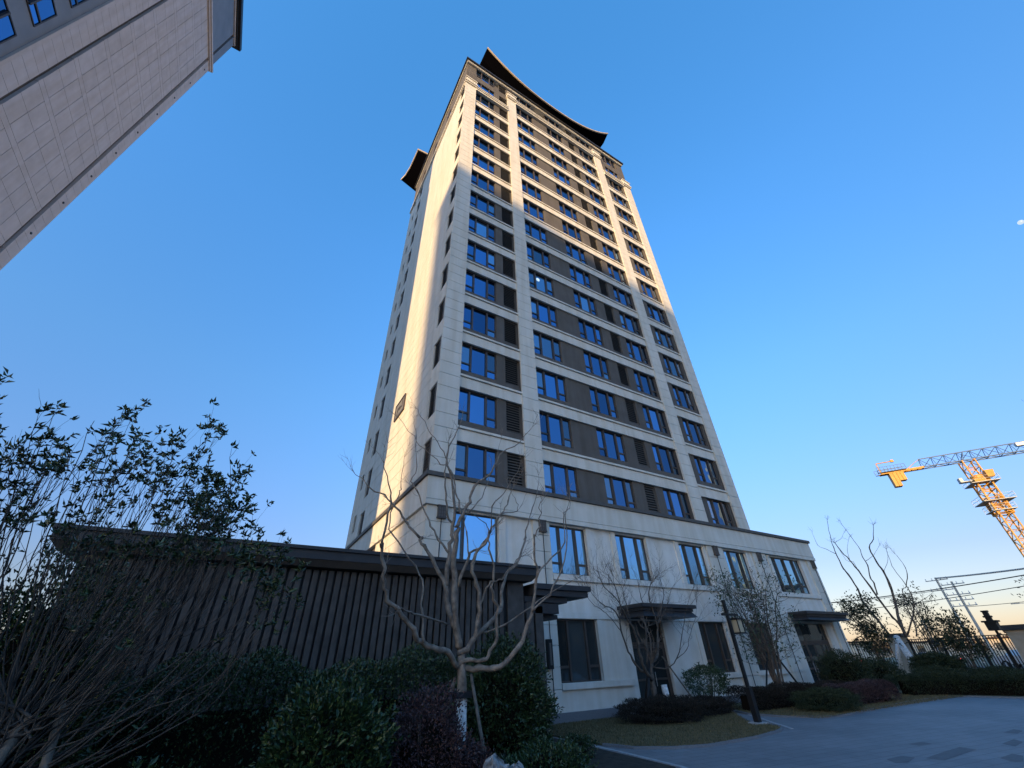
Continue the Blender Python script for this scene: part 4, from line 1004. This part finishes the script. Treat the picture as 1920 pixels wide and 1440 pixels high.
# --- main crape myrtle in front of the gatehouse
tm = bare_tree('large bare crape myrtle with spreading tan limbs in front of the gatehouse', (3.5, 7.5, 0), TREE_MAIN, 'bark', 3, .40, 1, twr=.005, along=.9)
MB().tube([(0, 0, 1.30), (.0, 0, 1.62), (-.02, 0, 1.85), (-.04, 0, 2.08)], .088, .055, 10).build('trunk', 'bark', tm, smooth=True)
MB().tube([(.02, .01, 0), (.01, 0, .5), (.0, 0, 1.0), (.0, 0, 1.46)], .105, .088, 12).build('whitewashed_trunk', 'whitewash', tm, smooth=True)
MB().box(-.17, .17, -.15, -.09, 1.44, 1.52).box(-.17, .17, .09, .15, 1.44, 1.52).box(-.17, -.11, -.09, .09, 1.44, 1.52).box(.11, .17, -.09, .09, 1.44, 1.52).build('brace_collar', 'black', tm)
def prop(label, a, b, r, m='wood', group='tree props'):
    a, b = Vector(a), Vector(b)
    t = thing('tree_prop', label, 'prop', a, group)
    mid = (b - a) * .5 + Vector((.02, .01, 0))
    MB().tube([(0, 0, 0), mid, b - a], r, r * .85, 8).build('pole', m, t, smooth=True)
prop('grey wooden prop leaning on the large bare tree, right of its trunk', (3.72, 6.75, 0), (3.62, 7.42, 1.74), .03)
prop('thin wooden prop behind the large bare tree', (3.1, 8.2, 0), (3.42, 7.6, 1.7), .035)

# --- second bare tree on the lawn
tb = bare_tree('upright bare tree with whitewashed trunk rising from a dark clipped mound', (14.9, 13.6, 0), TREE_MID, 'bark_dark', 5, .95, 3, twr=.008, along=2.8, tup=.6)
MB().tube([(.05, 0, 0), (0, 0, .4), (-.06, 0, 1.0)], .13, .115, 10).build('whitewashed_trunk', 'whitewash', tb, smooth=True)
prop('dark prop leaning on the upright bare tree from the left', (13.3, 13.3, .0), (14.3, 13.6, 1.75), .04, 'black')
prop('pale thin prop leaning on the upright bare tree from the right', (16.3, 13.2, .0), (15.0, 13.55, 1.9), .03)
prop('dark stake standing behind the upright bare tree', (14.2, 14.3, 0), (14.5, 13.8, 1.9), .045, 'black')

# --- far bare tree behind the fence pillar
bare_tree('tall bare tree with long kinked limbs above the fence pillar', (49.3, 18.2, 0), TREE_FAR, 'bark_dark', 9, .6, 1, twr=.011, along=.25, sub=3, kink=.015, tup=.05, lk_=.62)
far_t = bpy.data.objects['bare_tree.002'] if 'bare_tree.002' in bpy.data.objects else None
if far_t: MB().tube([(-.3, -.6, 0), (-.1, -.3, 1.2), (.2, .1, 2.8)], .32, .22, 8).build('trunk', 'whitewash', far_t, smooth=True)
if far_t: MB().tube([(.1, .9, 0), (0, .5, 1.4), (.1, -.1, 2.8)], .2, .16, 8).build('trunk', 'whitewash', far_t, smooth=True)
# twigs of a tree reaching in at the right edge
rng = random.Random(21)
te = thing('bare_tree', 'thin bare twigs of a tree reaching in at the right edge', 'tree', (24.2, -1.6, 0))
mb = MB(); mb.tube([(0, 0, 0), (0, .1, 3), (.1, .3, 6)], .14, .09, 8)
mb.build('trunk', 'bark_dark', te, smooth=True)
mb = MB()
for q in range(13):
    z = 3.2 + q * .24
    twig(mb, (0.05, .2, z), (rng.gauss(.1, .25), 1, rng.uniform(.25, .9)), rng.uniform(1.5, 2.5), .02, 2, rng, .3, .6, 4, (2, 4))
mb.build('branch', 'bark_dark', te)

# --- shrubs
def lump(p, seed):
    x, y, z = p
    return 1 + .13 * math.sin(3.1 * x + seed) * math.sin(2.7 * y + 1.3 * seed) + .09 * math.sin(5.3 * z + 2.1 * x + seed) + .05 * math.sin(9 * x + 7 * y + 11 * z + seed)
def ellipsoid_points(n, c, r, rng, seed, inner=.55, zmin=-1.0, flat=None):
    d = rng.normal(size=(n * 2, 3)); d /= np.linalg.norm(d, axis=1, keepdims=True); d = d[d[:, 2] > zmin][:n]
    k = np.array([lump(q * 2.2, seed) for q in d])
    s = (inner + (1 - inner) * rng.random(len(d)) ** .45) * k * (1 + rng.normal(0, .03, len(d)))
    P = d * s[:, None] * np.array(r) + np.array(c)
    Nn = d / np.array(r); Nn /= np.linalg.norm(Nn, axis=1, keepdims=True)
    return P, Nn
def blob_core(r, seed, k=.58, n1=16, n2=9):
    mb = MB()
    for i in range(n2 + 1):
        for j in range(n1):
            th, ph = math.pi * i / n2, 2 * math.pi * j / n1
            d = (math.sin(th) * math.cos(ph), math.sin(th) * math.sin(ph), math.cos(th))
            s = k * lump([q * 2.2 for q in d], seed)
            mb.v.append((d[0] * r[0] * s, d[1] * r[1] * s, d[2] * r[2] * s))
    for i in range(n2):
        for j in range(n1):
            a, b = i*n1 + j, i*n1 + (j+1) % n1; mb.f.append((a, a + n1, b + n1, b))
    return mb
def shrub(label, x, y, rx, ry, h, m, n, L, W, seed, name='shrub', cat='shrub', group=None, z0=0.0, core=True, up=.3, inner=.6, stems=0, extra=None):
    rng = np.random.default_rng(seed)
    t = thing(name, label, cat, (x, y, 0), group)
    rz = (h - z0) / 2 * 1.02; c = (0, 0, z0 + (h - z0) / 2)
    n = int(n * 1.7)
    P, N = ellipsoid_points(n, c, (rx, ry, rz), rng, seed, inner, -.85)
    P[:, 2] = np.maximum(P[:, 2], .05)
    D = N + rng.normal(0, .55, P.shape) + np.array([0, 0, up])
    ns = 46
    d = rng.normal(size=(ns, 3)); d[:, 2] = np.abs(d[:, 2]) + .15; d /= np.linalg.norm(d, axis=1, keepdims=True)
    tt = np.repeat(rng.uniform(.95, 1.0, ns), 9) + np.tile(np.linspace(0, 1, 9), ns) * np.repeat(rng.uniform(.05, .30, ns), 9)
    Q = np.repeat(d, 9, 0) * tt[:, None] * np.array([rx, ry, rz]) + np.array(c) + rng.normal(0, .012, (ns * 9, 3))
    P = np.concatenate([P, Q]); D = np.concatenate([D, np.repeat(d, 9, 0) + rng.normal(0, .7, Q.shape)])
    V, F = leaves(P, D, L * rng.uniform(.6, 1.25, len(P)), W, rng)
    put('foliage', raw_mesh('foliage', V, F, m), t)
    if extra:
        P, N = ellipsoid_points(extra[1], c, (rx * 1.02, ry * 1.02, rz * 1.02), rng, seed, .95, -.1)
        V, F = leaves(P, N + rng.normal(0, .4, P.shape) + np.array([0, 0, .5]), L * 1.1, W, rng)
        put('young_leaves', raw_mesh('foliage', V, F, extra[0]), t)
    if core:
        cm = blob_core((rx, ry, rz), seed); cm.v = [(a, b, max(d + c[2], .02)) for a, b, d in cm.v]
        cm.build('dark_core', 'inner', t)  # solid dark core in place of the shaded interior
    r2 = random.Random(seed); sm = MB()
    for q in range(max(stems, 4)):
        a = r2.uniform(0, 6.28); k = r2.uniform(.2, .75)
        sm.tube([(r2.gauss(0, .05), r2.gauss(0, .05), 0), (rx * k * .5 * math.cos(a), ry * k * .5 * math.sin(a), h * .4), (rx * k * math.cos(a), ry * k * math.sin(a), h * .8)], .02, .008, 5)
    sm.build('stem', 'bark_dark', t)
    return t
shrub('round broad leaved green shrub at the lower centre left below the hedge', 1.35, 6.55, .72, .62, 1.70, 'leaf_bright', 5200, .085, .035, 31, extra=('leaf_bright', 200))
shrub('low green shrub in the bottom left corner beneath the leaning stems', -.6, 6.2, .75, .6, 1.12, 'leaf', 3200, .08, .035, 32)
shrub('purple brown fine leaved shrub left of the large bare tree', 2.65, 6.75, .60, .55, 1.58, 'leaf_purple', 7200, .042, .022, 33)
shrub('smaller purple brown shrub close against the whitewashed trunk', 3.32, 6.7, .36, .36, .92, 'leaf_purple', 3400, .042, .022, 34)
shrub('big rounded dark glossy shrub between the bare tree and the podium wall', 4.95, 8.6, .95, .8, 2.22, 'leaf', 9500, .07, .034, 35, extra=('leaf_bright', 120))
shrub('low loose green bush at the path edge, bottom centre', 4.95, 7.25, .75, .55, .78, 'leaf_bright', 2800, .06, .026, 36)
shrub('small green bush at the kerb in front of the podium plinth', 7.6, 9.9, .45, .4, .42, 'leaf', 700, .06, .026, 37)
shrub('clipped green topiary ball on thin stems right of the first door', 17.9, 14.0, .95, .8, 1.52, 'leaf', 2300, .075, .036, 38, z0=.45, core=False, stems=12)
shrub('large dark clipped mound hedge around the upright bare tree', 13.9, 12.95, 1.8, 1.3, .70, 'leaf_brown', 11000, .05, .024, 39)
shrub('lower dark clipped mound right behind the large mound', 16.45, 13.3, 1.4, .9, .54, 'leaf_brown', 7500, .05, .024, 40)
shrub('dark rounded mound hedge standing on the corner of the second lawn', 20.4, 10.75, 1.35, 1.05, .68, 'leaf_hedge', 8000, .05, .024, 41)
shrub('dark green bush in front of the right end of the podium door', 27.2, 12.9, 1.25, 1.1, 1.85, 'leaf_hedge', 6500, .075, .035, 42)
shrub('dark bush between the podium end and the iron fence', 32.0, 13.6, 1.5, 1.2, 1.45, 'leaf_hedge', 5000, .08, .04, 43)
shrub('dark rounded bush before the fence right of the pillar', 34.2, 11.6, 1.4, 1.2, 1.0, 'leaf_hedge', 5000, .08, .04, 44)
shrub('wide dark bush in front of the gate pillar', 36.2, 9.6, 1.8, 1.2, .9, 'leaf_hedge', 5000, .08, .04, 45)
shrub('big loose dark bush against the fence between the pillars', 44.5, 14.8, 2.0, 1.4, 1.5, 'leaf_hedge', 6000, .12, .06, 46)
def hedge(label, pts, w, h, m, n, L, W, seed, name='hedge'):
    """clipped hedge following a line: leaves through a rounded box"""
    rng = np.random.default_rng(seed)
    t = thing(name, label, 'hedge', (*pts[0], 0))
    A = np.array(pts, float); seg = np.diff(A, axis=0); ln_ = np.hypot(seg[:, 0], seg[:, 1]); cum = np.concatenate([[0], np.cumsum(ln_)])
    n = int(n * 2.2)
    s = rng.uniform(0, cum[-1], n); i = np.clip(np.searchsorted(cum, s) - 1, 0, len(seg) - 1); f = (s - cum[i]) / ln_[i]
    base = A[i] + seg[i] * f[:, None]; nrm = np.stack([-seg[i][:, 1], seg[i][:, 0]], 1) / ln_[i][:, None]
    a = rng.uniform(0, math.pi, n); rr = .72 + .28 * rng.random(n) ** .5
    ex = np.sign(np.cos(a)) * np.abs(np.cos(a)) ** .45 * rr; ez = np.abs(np.sin(a)) ** .45 * rr
    wob = 1 + .07 * np.sin(s * 1.9 + seed) + .05 * np.sin(s * 4.7)
    P = np.concatenate([base + nrm * (ex * w / 2 * wob)[:, None], (ez * h * wob)[:, None]], 1)
    D = np.concatenate([nrm * ex[:, None], ez[:, None]], 1) + rng.normal(0, .6, P.shape)
    V, F = leaves(P - np.array([*pts[0], 0]), D, L, W, rng)
    put('foliage', raw_mesh('foliage', V, F, m), t)
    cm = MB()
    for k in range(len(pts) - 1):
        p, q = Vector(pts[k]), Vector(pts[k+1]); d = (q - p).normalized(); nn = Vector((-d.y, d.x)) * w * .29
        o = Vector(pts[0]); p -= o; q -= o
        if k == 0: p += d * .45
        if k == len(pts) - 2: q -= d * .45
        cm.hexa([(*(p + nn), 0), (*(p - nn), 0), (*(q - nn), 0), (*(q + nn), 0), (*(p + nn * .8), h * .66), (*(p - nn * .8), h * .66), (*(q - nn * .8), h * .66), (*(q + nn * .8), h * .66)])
    cm.build('dark_core', 'inner', t)  # solid dark filling stands in for shade between the leaves
    return t
hedge('tall dark hedge along the foot of the gatehouse slat wall', [(-3.5, 9.7), (1.0, 9.7), (5.2, 9.7)], 1.0, 2.06, 'leaf', 15000, .06, .03, 51)
hedge('low dark clipped hedge below the leafy tree by the podium', [(18.0, 12.75), (21.5, 12.6), (24.2, 12.0)], 1.2, .76, 'leaf_brown', 10000, .055, .026, 52)
hedge('low purple brown hedge between the corner mound and the far lawn', [(22.2, 11.2), (25.8, 10.9)], 1.2, .72, 'leaf_purple', 8000, .055, .026, 53)
hedge('low green hedge along the plaza edge towards the gate pillar', [(28.6, 11.6), (30.6, 9.9), (31.2, 7.5), (32.4, 4.0), (34.5, 0.5)], 1.6, .85, 'leaf_hedge', 13000, .065, .03, 54)
hedge('second low green hedge behind the plaza edge hedge', [(33.5, 12.3), (35.5, 9.0), (37.5, 5.0)], 1.4, .75, 'leaf_hedge', 7000, .075, .035, 55)

def leafy_tree(label, base, h, rx, ry, zc, m, n, L, W, seed, bark='bark_dark', stems=6, name='leafy_tree', clusters=90, lean=0.0, per=None, csz=.28, lowtrunk=True):
    rng = random.Random(seed); nr = np.random.default_rng(seed)
    t = thing(name, label, 'tree', base)
    st = MB(); tw_ = MB(); tips = []
    for q in range(stems):
        a = 6.283 * q / stems + rng.uniform(-.4, .4); k = rng.uniform(.25, .8)
        P = [Vector((rng.gauss(0, .06), rng.gauss(0, .06), 0)), Vector((rx * k * .25 * math.cos(a) + lean * .3, ry * k * .25 * math.sin(a), h * .3)), Vector((rx * k * .6 * math.cos(a) + lean * .7, ry * k * .6 * math.sin(a), h * .62)), Vector((rx * k * math.cos(a) + lean, ry * k * math.sin(a), h * rng.uniform(.8, .97)))]
        P = smooth_path(P, 4); P = [p + Vector((rng.gauss(0, .025), rng.gauss(0, .025), 0)) if i else p for i, p in enumerate(P)]
        st.tube(P, .05 * h / 5, .012 * h / 5, 6)
        for i in range(4, len(P)):
            for w in range(2):
                d = Vector((rng.gauss(0, 1), rng.gauss(0, 1), rng.uniform(.0, .9)))
                twig(tw_, P[i], d, rng.uniform(.3, .6) * rx * .9, .011 * h / 5, 2, rng, .3, .7, 3, (2, 3), tips)
    st.build('trunk', bark, t, smooth=True); tw_.build('twigs', bark, t, kind='stuff')
    rng.shuffle(tips); tips = tips[:clusters]
    per = per or max(4, n // max(1, len(tips)))
    C = np.array([p for p, d in tips]); Dd = np.array([d for p, d in tips])
    P = np.repeat(C, per, 0) + nr.normal(0, csz, (len(C) * per, 3)) * np.array([1, 1, .7])
    D = np.repeat(Dd, per, 0) * .6 + nr.normal(0, .7, P.shape) + np.array([0, 0, .15])
    V, F = leaves(P, D, L, W, nr)
    put('crown', raw_mesh('crown', V, F, m), t)
    return t
leafy_tree('small loose leafed evergreen tree on props before the middle podium windows', (21.3, 12.95, 0), 5.0, 2.3, 1.6, 3, 'leaf', 7000, .13, .05, 61, stems=9, clusters=190, per=11, csz=.2, lean=-.3)
prop('dark prop holding the loose leafed evergreen tree from the right', (22.8, 12.6, .0), (21.6, 12.9, 1.9), .045, 'black')
prop('dark prop holding the loose leafed evergreen tree from the left', (19.6, 12.8, .0), (21.0, 12.95, 1.7), .04, 'black')
leafy_tree('small green evergreen tree by the fence just right of the podium end', (44.0, 17.9, 0), 5.0, 1.8, 1.6, 3, 'leaf_hedge', 5000, .2, .09, 62, stems=6, clusters=150, per=18, csz=.25)
leafy_tree('green shrubby tree rising over the fence left of the gate pillar', (46.2, 13.35, 0), 3.5, 1.6, 1.4, 3, 'leaf_hedge', 5000, .2, .09, 63, stems=6, clusters=110, per=18, csz=.25)
leafy_tree('thin sparse young tree between the fence pillar and the utility poles', (52.5, 17.0, 0), 6.4, 1.8, 1.6, 4, 'leaf_hedge', 1500, .22, .09, 64, stems=5, clusters=70, per=12, csz=.3)
leafy_tree('dark leafed tree showing at the right edge above the gate pillar', (40.5, 5.3, 0), 5.2, 1.8, 1.6, 3, 'leaf_hedge', 2500, .17, .075, 65, stems=6, clusters=120, per=16, csz=.25)
leafy_tree('yellow leafed shrub at the right edge in front of the gate pillar', (42.0, 6.6, 0), 3.0, 1.1, 1.1, 2, 'leaf_yellow', 2000, .14, .07, 66, stems=5, clusters=110, per=16, csz=.2)

# --- big many stemmed osmanthus at the left
def osmanthus():
    rng = random.Random(77); nr = np.random.default_rng(77)
    B = Vector((-1.45, 6.1, 0))
    t = thing('evergreen_shrub', 'very large many stemmed shrub with leafy tips leaning across the gatehouse at left', 'shrub', B)
    st = MB(); th = MB(); tips = []
    MB().tube([(.0, 0, 0), (.02, 0, .8), (.1, 0, 1.5)], .06, .05, 8).build('trunk', 'bark_grey', t, smooth=True)
    def top(x):                       # height of the dome over the base
        return 4.52 - .40 * (x + .35) ** 2 if x > -.35 else 4.52 - .12 * (x + .35) ** 2
    N = 136
    for q in range(N):
        tx = -2.3 + 3.3 * (q + rng.random()) / 92 if q < 92 else rng.uniform(.55, 1.75)
        ty = rng.gauss(0, .4)
        tz = top(tx) * rng.uniform(.80, .985) - abs(ty) * .4 - (.25 if tx < -1.2 else 0)
        if q >= 92: tz = rng.uniform(1.75, max(2.2, top(tx)))
        p0 = Vector((.08 + rng.gauss(0, .07), rng.gauss(0, .06), rng.uniform(.9, 1.6)))
        m1 = Vector((p0.x + (tx - p0.x) * rng.uniform(.35, .55), ty * .4, p0.z + (tz - p0.z) * rng.uniform(.2, .33)))
        m2 = Vector((p0.x + (tx - p0.x) * rng.uniform(.78, .9), ty * .8, p0.z + (tz - p0.z) * rng.uniform(.58, .7)))
        P = smooth_path([p0, m1, m2, Vector((tx, ty, tz))], 5)
        P = [p + Vector((rng.gauss(0, .012), rng.gauss(0, .012), rng.gauss(0, .01))) for p in P]
        st.tube(P, rng.uniform(.006, .014), .0025, 5, cap=False)
        for w in range(5):
            i = rng.randint(6, len(P) - 2); d = (P[i+1] - P[i]).normalized()
            s = Vector((rng.gauss(0, .5), rng.gauss(0, .5), rng.uniform(-.1, .6)))
            twig(th, P[i], d + s * .7, rng.uniform(.25, .55), .0035, 1, rng, .6, .4, 3, (1, 3), tips)
        tips.append((P[-1], (P[-1] - P[-2]).normalized()))
    st.build('stem', 'bark_grey', t, smooth=True); th.build('twigs', 'bark_grey', t, kind='stuff')
    keep = []
    for p, d in tips:
        hh = p.z / max(top(p.x), 1.2)
        if rng.random() < (.62 if hh > .84 else .34 if hh > .66 and p.z > 2.9 else .015): keep.append((p, d))
    C = np.array([p for p, d in keep]); D0 = np.array([d for p, d in keep])
    per = 6
    P = np.repeat(C, per, 0) + nr.normal(0, .012, (len(C) * per, 3))
    D = np.repeat(D0, per, 0) * .5 + nr.normal(0, .8, P.shape) * np.array([1, 1, .55]) + np.array([0, 0, .1])
    V, F = leaves(P, D, .070, .026, nr, .35)
    put('foliage', raw_mesh('foliage', V, F, 'leaf'), t)
osmanthus()
shrub('dense dark evergreen shrub behind the leaning stems at the far left', -2.1, 8.2, 1.15, .7, 3.1, 'leaf', 8000, .07, .034, 78)
prop('thick pale wooden prop at the bottom left corner', (-1.62, 5.75, 0), (-1.30, 6.05, 1.62), .05)
prop('second wooden prop near the bottom left corner, leaning left', (-.86, 5.85, 0), (-1.12, 6.1, 1.72), .04)

# --- rock, grass
r3 = random.Random(4)
def rock(label, x, y, sx, sy, sz, seed):
    cm = blob_core((sx, sy, sz), seed, 1.0, 12, 7); rr = random.Random(seed)
    sq = lambda v, w: math.copysign(abs(v / w) ** .55, v) * w            # blocky, broken boulder
    cm.v = [(sq(a, sx) * (1 + rr.uniform(-.10, .10)), sq(b, sy) * (1 + rr.uniform(-.10, .10)), sq(c, sz) * (1 + rr.uniform(-.07, .07)) + sz * .85) for a, b, c in cm.v]
    put('rock', cm.mesh('rock', 'rock'), None, (x, y, 0), label, 'rock', 'grey rocks at the foot of the large tree')
rock('pale weathered boulder at the bottom centre below the wooden prop', 3.40, 6.2, .17, .16, .47, 3)
rock('lower flat grey boulder just beside the pale weathered one', 3.66, 6.15, .16, .16, .42, 8)
def grass(poly, n, seed):
    nr = np.random.default_rng(seed); A = np.array(poly); lo, hi = A.min(0), A.max(0)
    P = nr.uniform(lo, hi, (n * 3, 2)); ins = np.zeros(len(P), bool)
    for i in range(len(A)):
        a, b = A[i], A[(i + 1) % len(A)]
        c = ((a[1] > P[:, 1]) != (b[1] > P[:, 1])) & (P[:, 0] < (b[0] - a[0]) * (P[:, 1] - a[1]) / (b[1] - a[1] + 1e-12) + a[0]); ins ^= c
    P = P[ins][:n]; P = np.concatenate([P, np.full((len(P), 1), .03)], 1)
    V, F = leaves(P, nr.normal(0, .45, P.shape) * np.array([1, 1, 0]) + np.array([0, 0, 1]), .055, .012, nr)
    put('grass', raw_mesh('grass', V, F, 'grass'), kind='stuff')
grass(lawn1, 26000, 5)
grass([(17.7, 9.8), (29.5, 9.3), (29.8, 12.5), (19.2, 14.4), (17.8, 12.4)], 24000, 6)

nr = np.random.default_rng(90)
P = np.stack([nr.uniform(9, 29, 420), nr.uniform(8.6, 12.8, 420), np.full(420, .05)], 1)
P = P[np.array([(9.6 < x < 14.8 and y > 9.4) or (18.6 < x and y > 10.2) for x, y, z in P])]
V, F = leaves(P, nr.normal(size=P.shape) * np.array([1, 1, .1]), .055, .03, nr, 0.05)
put('fallen_leaves', raw_mesh('fallen_leaves', V, F, 'leaf_yellow'), kind='stuff')
